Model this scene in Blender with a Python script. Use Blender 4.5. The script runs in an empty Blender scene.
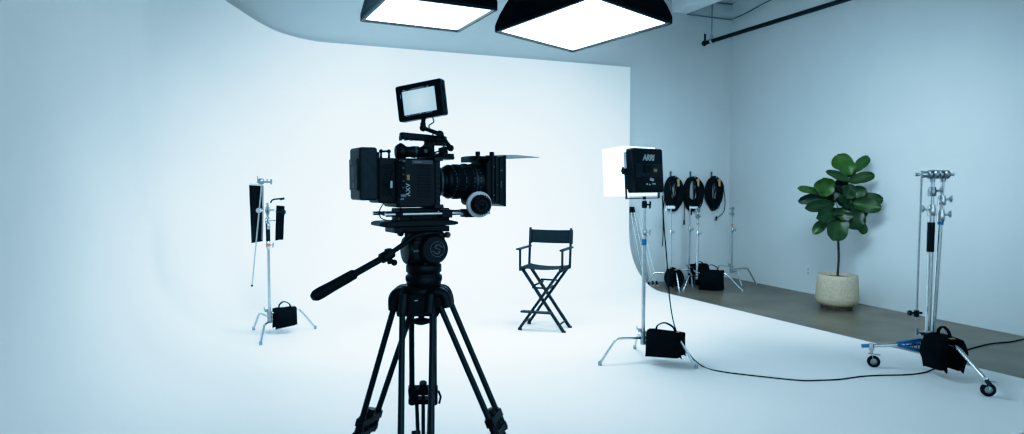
import bpy, math, random
from mathutils import Vector, Matrix, Quaternion
random.seed(7)
PI = math.pi
scene = bpy.context.scene
COL = scene.collection
R = math.radians

# ------------------------------------------------------------------ materials
def mat(name, color, rough=0.5, metal=0.0, spec=0.5, noise=0.0, scale=20.0, bump=0.0,
        bscale=200.0, emit=None, estr=0.0, coat=0.0, alpha=None):
    m = bpy.data.materials.new(name); m.use_nodes = True
    nt = m.node_tree; b = nt.nodes['Principled BSDF']
    b.inputs['Base Color'].default_value = (*color, 1)
    b.inputs['Roughness'].default_value = rough
    b.inputs['Metallic'].default_value = metal
    b.inputs['Specular IOR Level'].default_value = spec
    b.inputs['Coat Weight'].default_value = coat
    if emit:
        b.inputs['Emission Color'].default_value = (*emit, 1)
        b.inputs['Emission Strength'].default_value = estr
    tc = nt.nodes.new('ShaderNodeTexCoord')
    if noise > 0:
        n = nt.nodes.new('ShaderNodeTexNoise'); n.inputs['Scale'].default_value = scale
        n.inputs['Detail'].default_value = 6
        nt.links.new(tc.outputs['Object'], n.inputs['Vector'])
        r = nt.nodes.new('ShaderNodeValToRGB')
        r.color_ramp.elements[0].position = 0.3; r.color_ramp.elements[1].position = 0.7
        r.color_ramp.elements[0].color = (*[c * (1 - noise) for c in color], 1)
        r.color_ramp.elements[1].color = (*[min(1, c * (1 + noise)) for c in color], 1)
        nt.links.new(n.outputs['Fac'], r.inputs['Fac'])
        nt.links.new(r.outputs['Color'], b.inputs['Base Color'])
    if bump > 0:
        n2 = nt.nodes.new('ShaderNodeTexNoise'); n2.inputs['Scale'].default_value = bscale
        nt.links.new(tc.outputs['Object'], n2.inputs['Vector'])
        bp = nt.nodes.new('ShaderNodeBump'); bp.inputs['Strength'].default_value = bump
        bp.inputs['Distance'].default_value = 0.004
        nt.links.new(n2.outputs['Fac'], bp.inputs['Height'])
        nt.links.new(bp.outputs['Normal'], b.inputs['Normal'])
    return m

M = {}
M['cyc'] = mat('cyclorama paint', (0.84, 0.855, 0.865), 0.6, noise=0.012, scale=1.2, spec=0.3)
M['wall'] = mat('wall paint', (0.52, 0.575, 0.605), 0.7, noise=0.012, scale=2.0, bump=0.15, bscale=60, spec=0.25)
M['ceil'] = mat('ceiling paint', (0.46, 0.52, 0.55), 0.8, noise=0.02, scale=2)
M['beam'] = mat('beam paint', (0.70, 0.78, 0.82), 0.7, noise=0.02, scale=3)
M['concrete'] = mat('sealed concrete', (0.142, 0.124, 0.098), 0.38, noise=0.28, scale=1.7, bump=0.05, bscale=30, spec=0.5)
M['black'] = mat('black painted metal', (0.0035, 0.009, 0.012), 0.42, spec=0.3, noise=0.25, scale=40, bump=0.08, bscale=400)
M['rubber'] = mat('black rubber', (0.003, 0.007, 0.009), 0.65, spec=0.3, noise=0.2, scale=60)
M['dkgrey'] = mat('dark grey plastic', (0.016, 0.028, 0.035), 0.45, spec=0.3, noise=0.2, scale=50, bump=0.1, bscale=500)
M['midgrey'] = mat('slate grey plastic', (0.06, 0.085, 0.10), 0.45, noise=0.1, scale=50)
M['carbon'] = mat('dark tube', (0.005, 0.012, 0.016), 0.36, spec=0.35, noise=0.2, scale=80)
M['steel'] = mat('chrome steel', (0.52, 0.57, 0.60), 0.24, metal=1.0, noise=0.08, scale=30)
M['dsteel'] = mat('dull steel', (0.30, 0.35, 0.38), 0.35, metal=1.0, noise=0.15, scale=30)
M['fabric'] = mat('black cordura', (0.003, 0.007, 0.009), 0.85, noise=0.3, scale=60, bump=0.5, bscale=260, spec=0.12)
M['canvas'] = mat('dark canvas', (0.006, 0.014, 0.018), 0.85, noise=0.2, scale=50, bump=0.4, bscale=400, spec=0.25)
M['wood'] = mat('black stained wood', (0.007, 0.015, 0.020), 0.5, spec=0.3, noise=0.3, scale=25)
M['greywheel'] = mat('pale grey disc', (0.66, 0.72, 0.75), 0.5, noise=0.04, scale=40)
M['socket'] = mat('socket face', (0.30, 0.36, 0.40), 0.5, noise=0.02)
M['mark'] = mat('pale marking', (0.50, 0.58, 0.62), 0.5, noise=0.05)
M['dimmark'] = mat('dim grey marking', (0.16, 0.21, 0.24), 0.5, noise=0.05)
M['orange'] = mat('orange accent', (0.38, 0.20, 0.07), 0.5, noise=0.1)
M['brown'] = mat('bronze knob', (0.12, 0.055, 0.025), 0.4, noise=0.2)
M['tan'] = mat('tan tie', (0.36, 0.25, 0.13), 0.7, noise=0.15)
M['blue'] = mat('blue paint', (0.02, 0.16, 0.36), 0.45, noise=0.1)
M['screen'] = mat('lit screen', (0.02, 0.02, 0.02), 0.2)
M['diffuser'] = mat('softbox diffuser', (0.9, 0.95, 1.0), 0.6, emit=(0.86, 0.95, 1.0), estr=4.2)
M['glow'] = mat('glowing diffusion cloth', (0.85, 0.92, 0.96), 0.6, emit=(0.90, 0.97, 1.0), estr=1.5)
M['pot'] = mat('speckled stoneware', (0.40, 0.35, 0.265), 0.6, noise=0.18, scale=45, bump=0.3, bscale=80)
M['saucer'] = mat('brown stoneware base', (0.10, 0.085, 0.065), 0.6, noise=0.3, scale=20)
M['soil'] = mat('potting soil', (0.035, 0.028, 0.022), 0.9, noise=0.5, scale=40, bump=0.8, bscale=60)
M['bark'] = mat('thin dark bark', (0.03, 0.032, 0.03), 0.8, noise=0.4, scale=40)
M['outlet'] = mat('white plastic plate', (0.50, 0.60, 0.65), 0.5, noise=0.02)
M['lens'] = mat('coated glass', (0.01, 0.02, 0.03), 0.05, coat=1.0, noise=0.1)
M['clear'] = mat('smoky translucent flag', (0.085, 0.125, 0.15), 0.4, noise=0.08, scale=12)

# leaf: green, varies between leaves through object-space noise, veins through wave
def leaf_mat():
    m = bpy.data.materials.new('fiddle leaf green'); m.use_nodes = True
    nt = m.node_tree; b = nt.nodes['Principled BSDF']
    at = nt.nodes.new('ShaderNodeAttribute'); at.attribute_name = 'tone'
    r = nt.nodes.new('ShaderNodeValToRGB')
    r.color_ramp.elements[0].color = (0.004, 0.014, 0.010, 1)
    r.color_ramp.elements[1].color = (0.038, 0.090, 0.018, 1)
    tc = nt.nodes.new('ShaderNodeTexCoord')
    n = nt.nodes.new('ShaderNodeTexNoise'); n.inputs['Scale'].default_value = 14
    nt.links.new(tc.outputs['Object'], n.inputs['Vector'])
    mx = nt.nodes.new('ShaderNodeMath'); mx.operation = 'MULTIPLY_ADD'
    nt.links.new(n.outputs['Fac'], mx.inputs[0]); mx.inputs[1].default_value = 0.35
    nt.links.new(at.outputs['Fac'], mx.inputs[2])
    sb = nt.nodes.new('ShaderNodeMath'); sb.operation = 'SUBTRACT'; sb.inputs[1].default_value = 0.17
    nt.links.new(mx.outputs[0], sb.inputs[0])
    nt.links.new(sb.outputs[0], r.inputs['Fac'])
    nt.links.new(r.outputs['Color'], b.inputs['Base Color'])
    b.inputs['Roughness'].default_value = 0.42
    b.inputs['Specular IOR Level'].default_value = 0.35
    return m
M['leaf'] = leaf_mat()

def screen_mat():
    m = bpy.data.materials.new('monitor picture'); m.use_nodes = True
    nt = m.node_tree; b = nt.nodes['Principled BSDF']
    b.inputs['Base Color'].default_value = (0.01, 0.01, 0.01, 1); b.inputs['Roughness'].default_value = 0.25
    tc = nt.nodes.new('ShaderNodeTexCoord')
    g = nt.nodes.new('ShaderNodeTexGradient'); g.gradient_type = 'SPHERICAL'
    mp = nt.nodes.new('ShaderNodeMapping'); mp.inputs['Scale'].default_value = (7, 7, 7)
    nt.links.new(tc.outputs['Object'], mp.inputs['Vector']); nt.links.new(mp.outputs['Vector'], g.inputs['Vector'])
    r = nt.nodes.new('ShaderNodeValToRGB')
    r.color_ramp.elements[0].color = (0.44, 0.58, 0.66, 1)
    r.color_ramp.elements[1].color = (0.74, 0.84, 0.89, 1)
    nt.links.new(g.outputs['Fac'], r.inputs['Fac'])
    nt.links.new(r.outputs['Color'], b.inputs['Emission Color'])
    b.inputs['Emission Strength'].default_value = 0.93
    return m
M['screen'] = screen_mat()

# ------------------------------------------------------------------ mesh builder
class MB:
    def __init__(s): s.v = []; s.f = []; s.sm = []; s.tone = None
    def add(s, vs, fs, smooth=False):
        o = len(s.v); s.v += [Vector(p) for p in vs]
        s.f += [tuple(i + o for i in f) for f in fs]; s.sm += [smooth] * len(fs)
        return s
    def box(s, c, size, rot=None):
        hx, hy, hz = [d / 2 for d in size]; c = Vector(c)
        P = [Vector((x, y, z)) for z in (-hz, hz) for y in (-hy, hy) for x in (-hx, hx)]
        if rot is not None: P = [rot @ p for p in P]
        return s.add([p + c for p in P], [(0, 2, 3, 1), (4, 5, 7, 6), (0, 1, 5, 4), (2, 6, 7, 3), (0, 4, 6, 2), (1, 3, 7, 5)])
    def bb(s, x0, x1, y0, y1, z0, z1):
        return s.box(((x0 + x1) / 2, (y0 + y1) / 2, (z0 + z1) / 2), (abs(x1 - x0), abs(y1 - y0), abs(z1 - z0)))
    def rbox(s, c, size, r=0.01, rot=None, n=3, axis=2):
        # box with rounded vertical edges (around `axis`) and chamfered rims
        a, b = [i for i in range(3) if i != axis]
        hx, hy, hz = size[a] / 2, size[b] / 2, size[axis] / 2
        ch = min(r * .5, hz * .5)
        def ring(ins, z):
            out = []
            rr = max(r - ins, r * .3)
            for k, (sx, sy) in enumerate(((1, 1), (-1, 1), (-1, -1), (1, -1))):
                for j in range(n + 1):
                    t = (k + j / n) * PI / 2
                    out.append((sx * (hx - ins - rr) + rr * math.cos(t), sy * (hy - ins - rr) + rr * math.sin(t), z))
            return out
        rings = [ring(ch, -hz), ring(0, -hz + ch), ring(0, hz - ch), ring(ch, hz)]
        N = len(rings[0]); V = []; F = []
        for rg in rings:
            for p in rg:
                q = [0, 0, 0]; q[a] = p[0]; q[b] = p[1]; q[axis] = p[2]
                q = Vector(q)
                if rot is not None: q = rot @ q
                V.append(q + Vector(c))
        flip = axis == 1
        for k in range(3):
            for i in range(N):
                j = (i + 1) % N
                f = (k * N + i, k * N + j, (k + 1) * N + j, (k + 1) * N + i)
                F.append(f[::-1] if flip else f)
        t = tuple(range(3 * N, 4 * N)); bt = tuple(range(N))[::-1]
        F += [t[::-1] if flip else t, bt[::-1] if flip else bt]
        return s.add(V, F)
    def rings(s, rs, cap=True, smooth=True, closed=False):
        n = len(rs[0]); V = [p for r in rs for p in r]; F = []
        K = len(rs)
        for k in range(K if closed else K - 1):
            for i in range(n):
                j = (i + 1) % n; k2 = (k + 1) % K
                F.append((k * n + i, k * n + j, k2 * n + j, k2 * n + i))
        s.add(V, F, smooth)
        if cap and not closed:
            s.add(rs[0], [tuple(range(n))[::-1]]); s.add(rs[-1], [tuple(range(n))])
        return s
    def tube(s, pts, r, n=10, cap=True, closed=False):
        pts = [Vector(p) for p in pts]; K = len(pts)
        rr = r if isinstance(r, (list, tuple)) else [r] * K
        rs = []; nrm = None
        for i in range(K):
            if closed: t = (pts[(i + 1) % K] - pts[i - 1])
            else: t = pts[min(i + 1, K - 1)] - pts[max(i - 1, 0)]
            t = t.normalized() if t.length > 1e-9 else Vector((0, 0, 1))
            if nrm is None:
                ref = Vector((0, 0, 1)) if abs(t.z) < .9 else Vector((1, 0, 0))
                nrm = t.cross(ref).normalized()
            else:
                nrm = (nrm - t * nrm.dot(t))
                nrm = nrm.normalized() if nrm.length > 1e-6 else t.orthogonal().normalized()
            b = t.cross(nrm)
            rs.append([pts[i] + (nrm * math.cos(2 * PI * k / n) + b * math.sin(2 * PI * k / n)) * rr[i] for k in range(n)])
        return s.rings(rs, cap, True, closed)
    def cyl(s, p0, p1, r0, r1=None, n=16):
        return s.tube([p0, p1], [r0, r0 if r1 is None else r1], n)
    def lathe(s, prof, origin, axis=(0, 0, 1), n=24, cap=True):
        q = Vector((0, 0, 1)).rotation_difference(Vector(axis).normalized()); o = Vector(origin)
        rs = [[o + q @ Vector((r * math.cos(2 * PI * k / n), r * math.sin(2 * PI * k / n), h)) for k in range(n)] for r, h in prof]
        return s.rings(rs, cap)
    def bar(s, p0, p1, w, d, up=(0, 0, 1)):
        p0 = Vector(p0); p1 = Vector(p1); t = (p1 - p0).normalized(); u = Vector(up)
        a = t.cross(u)
        a = a.normalized() if a.length > 1e-6 else t.orthogonal().normalized()
        b = a.cross(t).normalized()
        V = [p + a * sx * w / 2 + b * sy * d / 2 for p in (p0, p1) for sx, sy in ((-1, -1), (1, -1), (1, 1), (-1, 1))]
        return s.add(V, [(0, 1, 2, 3)[::-1], (4, 5, 6, 7), (0, 1, 5, 4), (1, 2, 6, 5), (2, 3, 7, 6), (3, 0, 4, 7)])
    def prism(s, poly, axis, a0, a1):
        # poly: 2D points, extruded along axis from a0 to a1 (axis 1: points are (x,z); 0: (y,z); 2: (x,y))
        def P(q, a):
            return {0: (a, q[0], q[1]), 1: (q[0], a, q[1]), 2: (q[0], q[1], a)}[axis]
        n = len(poly); V = [P(q, a0) for q in poly] + [P(q, a1) for q in poly]
        F = [tuple(range(n))[::-1], tuple(range(n, 2 * n))] + [(i, (i + 1) % n, n + (i + 1) % n, n + i) for i in range(n)]
        return s.add(V, F)
    def sphere(s, c, r, n=12, m=8, sc=(1, 1, 1)):
        c = Vector(c)
        rs = []
        for k in range(m + 1):
            t = PI * k / m; q = max(math.sin(t), 0.02)
            rs.append([c + Vector((r * q * math.cos(2 * PI * i / n) * sc[0], r * q * math.sin(2 * PI * i / n) * sc[1], -r * math.cos(t) * sc[2])) for i in range(n)])
        return s.rings(rs, True)
    def xform(s, m4, start=0):
        for i in range(start, len(s.v)): s.v[i] = m4 @ s.v[i]
        return s

def obj(name, mb, m, parent=None, label=None, bevel=0.0, mods=None, kind=None):
    me = bpy.data.meshes.new(name)
    me.from_pydata([tuple(p) for p in mb.v], [], mb.f)
    me.polygons.foreach_set('use_smooth', mb.sm)
    if mb.tone is not None:
        a = me.attributes.new('tone', 'FLOAT', 'POINT'); a.data.foreach_set('value', mb.tone)
    me.materials.append(m); me.validate(); me.update()
    import bmesh
    b = bmesh.new(); b.from_mesh(me); bmesh.ops.recalc_face_normals(b, faces=b.faces); b.to_mesh(me); b.free()
    o = bpy.data.objects.new(name, me); COL.objects.link(o)
    if parent is not None: o.parent = parent
    if label: o['label'] = label
    if kind: o['kind'] = kind
    if bevel > 0:
        bv = o.modifiers.new('bevel', 'BEVEL'); bv.width = bevel; bv.segments = 2; bv.limit_method = 'ANGLE'; bv.angle_limit = R(40)
    return o

def tag(o, label, cat, group=None):
    o['label'] = label; o['category'] = cat
    if group: o['group'] = group
    return o
def thing(name, label, cat, loc=(0, 0, 0), rz=0.0, group=None):
    o = bpy.data.objects.new(name, None); COL.objects.link(o)
    o.empty_display_size = 0.1
    o.location = loc; o.rotation_euler = (0, 0, rz)
    return tag(o, label, cat, group)
def struct(name, mb, m, **k):
    o = obj(name, mb, m, **k); o['kind'] = 'structure'; return o
def dup_tree(o, parent=None):
    c = o.copy(); COL.objects.link(c)
    if parent is not None: c.parent = parent
    for ch in list(o.children): dup_tree(ch, c)
    return c
def text_part(name, body, size, m, parent, M4, ext=0.0006, label=None, shear=0.0, bold=0.0):
    cu = bpy.data.curves.new(name + '_curve', 'FONT'); cu.body = body; cu.size = size
    cu.align_x = 'CENTER'; cu.align_y = 'CENTER'; cu.extrude = ext; cu.shear = shear; cu.offset = bold
    t = bpy.data.objects.new(name + '_tmp', cu); COL.objects.link(t)
    dg = bpy.context.evaluated_depsgraph_get(); dg.update()
    me = bpy.data.meshes.new_from_object(t.evaluated_get(dg))
    bpy.data.objects.remove(t); bpy.data.curves.remove(cu)
    me.transform(M4); me.materials.clear(); me.materials.append(m); me.name = name
    o = bpy.data.objects.new(name, me); COL.objects.link(o); o.parent = parent
    if label: o['label'] = label
    return o
def frame(xa, ya, origin):
    x = Vector(xa).normalized(); y = Vector(ya).normalized(); z = x.cross(y)
    m = Matrix((x, y, z)).transposed().to_4x4(); m.translation = Vector(origin); return m
def smooth_path(pts, n=6):
    P = [Vector(p) for p in pts]; out = []
    for i in range(len(P) - 1):
        p0 = P[max(i - 1, 0)]; p1 = P[i]; p2 = P[i + 1]; p3 = P[min(i + 2, len(P) - 1)]
        for k in range(n):
            t = k / n
            out.append(0.5 * ((2 * p1) + (p2 - p0) * t + (2 * p0 - 5 * p1 + 4 * p2 - p3) * t * t + (3 * p1 - p0 - 3 * p2 + p3) * t ** 3))
    return out + [P[-1]]

# ------------------------------------------------------------------ camera
YAW = R(22.3); EYE = 1.70; F = 650.0
PITCH = math.atan(32 / F)
cd = bpy.data.cameras.new('camera'); cam = bpy.data.objects.new('camera', cd); COL.objects.link(cam)
cd.sensor_fit = 'HORIZONTAL'; cd.sensor_width = 36; cd.lens = F / 1024 * 36
cd.clip_start = 0.05; cd.clip_end = 100
cam.location = (0, 0, EYE); cam.rotation_euler = (PI / 2 - PITCH, 0, -YAW)
scene.camera = cam

# ------------------------------------------------------------------ the room
FLOOR_Z = -0.015
g = MB(); g.box((3.6, 3.5, FLOOR_Z - 0.05), (14.0, 14.0, 0.1)); struct('floor', g, M['concrete'])
BACK = 9.62
g = MB(); g.bb(-2.2, 8.6, BACK, BACK + 0.15, FLOOR_Z, 5.0); struct('wall_back', g, M['wall'])
def rwx(y): return 8.30 + (y - BACK) * 0.03
g = MB()
g.add([(rwx(BACK + .1), BACK + .1, FLOOR_Z), (rwx(-2), -2, FLOOR_Z), (rwx(-2), -2, 5), (rwx(BACK + .1), BACK + .1, 5),
       (rwx(BACK + .1) + .15, BACK + .1, FLOOR_Z), (rwx(-2) + .15, -2, FLOOR_Z), (rwx(-2) + .15, -2, 5), (rwx(BACK + .1) + .15, BACK + .1, 5)],
      [(0, 1, 2, 3), (4, 7, 6, 5), (0, 4, 5, 1), (1, 5, 6, 2), (2, 6, 7, 3), (3, 7, 4, 0)])
struct('wall_right', g, M['wall'])
g = MB(); g.bb(-2.2, -2.05, -2, BACK, FLOOR_Z, 5.0); struct('wall_left', g, M['wall'])
g = MB(); g.bb(-2.2, 8.7, -2, BACK + .15, 5.0, 5.15); struct('ceiling', g, M['ceil'])
for i, x in enumerate((7.13, 4.7, 2.2)):
    g = MB(); g.bb(x - .16, x + .16, -2, BACK, 4.72, 5.0); struct('trim_%d' % (i + 1), g, M['beam'], bevel=.01)

# cyclorama: one swept surface (floor, cove, walls)
CY = 9.52; RC = 1.5; FR = 0.9; LX = -1.0; FRONT = 2.744
def xedge(y): return 6.25 - (y - 4.7) * 0.0373
path = []       # (point, inward normal)
for i in range(25):
    t = i / 24; x = 6.07 + (0.5 - 6.07) * t
    path.append((Vector((x, CY)), Vector((0, -1))))
for i in range(1, 25):
    a = PI / 2 + (PI / 2) * i / 24
    path.append((Vector((.5 + RC * math.cos(a), 8.02 + RC * math.sin(a))), Vector((-math.cos(a), -math.sin(a)))))
for i in range(1, 13):
    y = 8.02 + (FRONT - 8.02) * i / 12
    path.append((Vector((LX, y)), Vector((1, 0))))
HT = [(6.1, 3.693), (1.0, 3.695), (.805, 3.713), (.609, 3.744), (.416, 3.80), (.25, 3.869), (.10, 3.946), (-.02, 4.01), (-.2, 4.10), (-.37, 4.18), (-.6, 4.32), (-1.0, 4.6)]
def height(p):
    if p.y < 8.3: return 4.6
    for (x0, h0), (x1, h1) in zip(HT, HT[1:]):
        if x1 <= p.x <= x0: return h0 + (h1 - h0) * (x0 - p.x) / (x0 - x1)
    return 3.693 if p.x > 6 else 4.6
g = MB(); cols = []; NF = 14
for k, (p, n) in enumerate(path):
    col = []
    for j in range(NF + 1):
        a = PI / 2 * j / NF
        d = FR * (1 - math.sin(a)); z = FR * (1 - math.cos(a))
        q = p + n * d
        if k == 0: q = Vector((xedge(q.y), q.y))
        col.append((q.x, q.y, z))
    h = height(p)
    for j in range(1, 13):
        col.append((p.x if k else xedge(p.y), p.y, FR + (h - FR) * j / 12))
    cols.append(col)
nc = len(cols[0])
g.add([q for c in cols for q in c], [(k * nc + j, (k + 1) * nc + j, (k + 1) * nc + j + 1, k * nc + j + 1) for k in range(len(cols) - 1) for j in range(nc - 1)], True)
# flat floor: quads from each inner path point to a grid line at the front
inner = [c[0] for c in cols]
fp = [(xedge(FRONT), FRONT, 0.0)]
poly = [(p[0], p[1], 0.0) for p in inner] + fp
g.add(poly, [tuple(range(len(poly)))], True)
import bmesh
me = bpy.data.meshes.new('cyclorama'); me.from_pydata([tuple(p) for p in g.v], [], g.f)
b = bmesh.new(); b.from_mesh(me); bmesh.ops.remove_doubles(b, verts=b.verts, dist=1e-4)
big = max(b.faces, key=lambda f: len(f.verts)); big.smooth = True
for f in b.faces: f.smooth = True
big_n = big.normal.z
bmesh.ops.recalc_face_normals(b, faces=b.faces)
b.faces.ensure_lookup_table()
big = max(b.faces, key=lambda f: len(f.verts))
if big.normal.z < 0: bmesh.ops.reverse_faces(b, faces=b.faces)
big = max(b.faces, key=lambda f: len(f.verts))
bmesh.ops.triangulate(b, faces=[big])
b.to_mesh(me); b.free()
me.materials.append(M['cyc'])
cyc = bpy.data.objects.new('cyclorama_wall', me); COL.objects.link(cyc); cyc['kind'] = 'structure'
sd = cyc.modifiers.new('solid', 'SOLIDIFY'); sd.thickness = 0.014; sd.offset = -1
es = cyc.modifiers.new('edges', 'EDGE_SPLIT'); es.split_angle = R(50)

# thin joint lines, conduits high on the far wall
g = MB(); g.tube([(7.29, BACK - .012, 4.715), (8.28, BACK - .012, 4.715)], .011, 8); tag(obj('wall_conduit', g, M['dsteel']), 'thin grey conduit running along the far wall into the corner', 'conduit')
g = MB(); g.tube(smooth_path([(8.27, 9.56, 4.72), (8.255, 9.2, 4.74), (8.24, 8.7, 4.80), (8.22, 8.0, 4.84), (8.2, 7.2, 4.9)], 5), .008, 6)
tag(obj('wall_cable', g, M['midgrey']), 'thin sagging cable along the top of the wall behind the plant', 'cable')
g = MB(); g.tube([(7.30, BACK - .02, 4.985), (8.28, BACK - .02, 4.985)], .012, 6); struct('trim_4', g, M['dsteel'])

# black pipe hung from the ceiling
t = thing('hanging_pipe', 'long black pipe hung on rods below the ceiling', 'pipe', (7.5, 9.36, 4.183))
g = MB(); g.tube([(0, 0, 0), (0, -9.0, 0)], .034, 12); obj('pipe', g, M['black'], t)
g = MB(); g.sphere((0, 0.03, 0), .05, sc=(1, .9, 1)); g.cyl((0, .02, .02), (0, .02, .16), .016, n=8); obj('end_cap', g, M['black'], t)
for y in (-.16, -3.4, -6.6):
    g = MB(); g.tube([(0, y, .03), (0, y, 5.0 - 4.183)], .011, 8)
    h = obj('hanger_rod', g, M['dsteel'], t)
    g = MB(); g.lathe([(.036, -.03), (.044, -.03), (.044, .03), (.036, .03)], (0, y, 0), (0, 1, 0), 14, cap=False); g.cyl((0, y, .03), (0, y, .1), .02, n=8)
    obj('clamp', g, M['steel'], h)

# wall outlet low on the right wall
t = thing('wall_outlet', 'small white outlet plate low on the wall behind the plant', 'outlet', (rwx(7.7) - .004, 7.7, .338), 0)
g = MB(); g.rbox((0, 0, 0), (.012, .085, .13), .008, axis=0); obj('cover_plate', g, M['outlet'], t)
for z in (-.03, .03):
    g = MB(); g.rbox((-.008, 0, z), (.006, .034, .036), .01, axis=0); obj('socket', g, M['socket'], t)

# ------------------------------------------------------------------ overhead softboxes
def softbox(loc, rot, w, d, label, hgt):
    t = thing('overhead_softbox', label, 'softbox', loc)
    t.rotation_euler = rot; t['group'] = 'softboxes hung overhead'
    g = MB(); g.box((0, 0, 0), (w - .05, d - .05, .006)); obj('diffuser', g, M['diffuser'], t)
    # skirt
    n = 9
    def ring(sc, z, bow=0.0):
        pts = []
        C4 = [(-w / 2 * sc, -d / 2 * sc), (w / 2 * sc, -d / 2 * sc), (w / 2 * sc, d / 2 * sc), (-w / 2 * sc, d / 2 * sc)]
        for a in range(4):
            x0, y0 = C4[a]; x1, y1 = C4[(a + 1) % 4]
            for k in range(n):
                s = k / n; e = 1 - bow * 4 * s * (1 - s)
                pts.append(Vector(((x0 + (x1 - x0) * s) * e, (y0 + (y1 - y0) * s) * e, z)))
        return pts
    g = MB()
    rs = [ring(1, -.02), ring(1.0, .05)]
    for k in range(1, 9):
        q = k / 8; rs.append(ring(1 - .70 * q ** 1.25, .05 + .86 * q, .04 * q))
    g.rings(rs, cap=False, smooth=False); g.add(rs[-1], [tuple(range(len(rs[-1])))])
    sh = obj('shell', g, M['fabric'], t)
    so = sh.modifiers.new('s', 'SOLIDIFY'); so.thickness = .006; so.offset = -1
    g = MB()
    for a, (p, q) in enumerate((((-1, -1), (1, -1)), ((1, -1), (1, 1)), ((1, 1), (-1, 1)), ((-1, 1), (-1, -1)))):
        g.bar((p[0] * (w / 2 - .012), p[1] * (d / 2 - .012), -.012), (q[0] * (w / 2 - .012), q[1] * (d / 2 - .012), -.012), .028, .024)
    obj('rim', g, M['black'], t)
    g = MB(); g.lathe([(.16, .86), (.17, .88), (.17, .98), (.12, 1.02)], (0, 0, 0), (0, 0, 1), 20); obj('lamp_head', g, M['dkgrey'], t)
    g = MB(); g.cyl((0, 0, 1.0), (0, 0, hgt), .02, n=10); obj('hanging_rod', g, M['dsteel'], t)
softbox((3.167, 5.876, 3.30), (-.05, .052, .308), 1.14, 1.37, 'larger black softbox overhead with nearly all of its white face showing', 1.69)
softbox((1.60, 6.005, 3.30), (0, 0, R(4)), 1.015, .96, 'smaller black softbox overhead, above the monitor, partly out of the picture', 1.69)

# ------------------------------------------------------------------ director's chair
def make_chair():
    t = thing('directors_chair', 'tall black folding director chair with canvas seat and back', 'chair', (3.262, 6.92, 0.001), R(-42))
    # local: x right (seen from the front), y to the back
    W = .25; DF = -.18; DB = .17; SZ = .735
    def leg(y, s, nm):
        g = MB(); g.bar((-s * .262, y, .012), (s * .225, y, SZ - .03), .030, .042, up=(0, 1, 0))
        g.bar((-s * .262 - .012, y, .010), (-s * .262 + .03, y, .010), .032, .02)
        obj('leg', g, M['wood'], t)
    leg(DF, 1, 'a'); leg(DF + .035, -1, 'b'); leg(DB, 1, 'c'); leg(DB - .035, -1, 'd')
    for s in (-1, 1):
        g = MB(); g.bar((s * .24, DF - .035, SZ - .012), (s * .24, DB + .035, SZ - .012), .034, .045); obj('seat_rail', g, M['wood'], t, bevel=.004)
        g = MB(); g.bar((s * .255, DB, SZ - .03), (s * .255, DB + .055, 1.185), .026, .034, up=(0, 1, 0)); obj('back_post', g, M['wood'], t, bevel=.004)
        g = MB(); g.bar((s * .255, DF + .01, SZ), (s * .255, DF + .01, .945), .024, .032, up=(0, 1, 0)); obj('arm_post', g, M['wood'], t, bevel=.004)
        g = MB(); g.rbox((s * .262, -.005, .955), (.052, .48, .022), .012); obj('armrest', g, M['wood'], t)
        # low side stretchers between front and back feet
        g = MB(); g.bar((s * .215, DF, .085), (s * .215, DB, .085), .012, .02); obj('stretcher', g, M['wood'], t)
    for z, x in ((.49, .06), (.54, -.07)):
        g = MB(); g.bar((x, DF + .02, z), (x, DB - .02, z), .016, .022); obj('stretcher', g, M['wood'], t)
    g = MB(); g.bar((-.10, DB - .015, .56), (.10, DB - .015, .56), .014, .022); obj('cross_brace', g, M['wood'], t)
    g = MB(); g.bar((-.12, DF + .05, .5), (.08, DF + .05, .5), .014, .022); obj('cross_brace', g, M['wood'], t)
    # footrest
    g = MB(); g.rbox((-.035, DF - .055, .235), (.37, .085, .022), .01); g.bar((-.12, DF - .02, .225), (.10, DF - .02, .225), .03, .02); obj('footrest', g, M['wood'], t)
    # sagging seat
    g = MB(); rs = []; n = 12
    for j in range(9):
        y = DF - .02 + (DB - DF + .04) * j / 8
        top = [(-.245 + .49 * i / n, y, SZ + .012 - .022 * (1 - (2 * i / n - 1) ** 2)) for i in range(n + 1)]
        rs.append([Vector(p) for p in top] + [Vector((p[0], p[1], p[2] - .006)) for p in top[::-1]])
    g.rings(rs); obj('seat', g, M['canvas'], t)
    g = MB(); rs = []
    for j in range(6):
        z = .995 + .16 * j / 5; yb = DB + .018 + .055 * (z - SZ) / .45
        fr = [(-.262 + .524 * i / n, yb - .016 + .02 * (1 - (2 * i / n - 1) ** 2), z + .006 * ((2 * i / n - 1) ** 2)) for i in range(n + 1)]
        rs.append([Vector(p) for p in fr] + [Vector((p[0], p[1] + .006, p[2])) for p in fr[::-1]])
    g.rings(rs)
    for s in (-1, 1): g.cyl((s * .256, DB + .05, .99), (s * .256, DB + .069, 1.16), .022, n=10)
    obj('backrest', g, M['canvas'], t)
    return t
make_chair()

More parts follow.
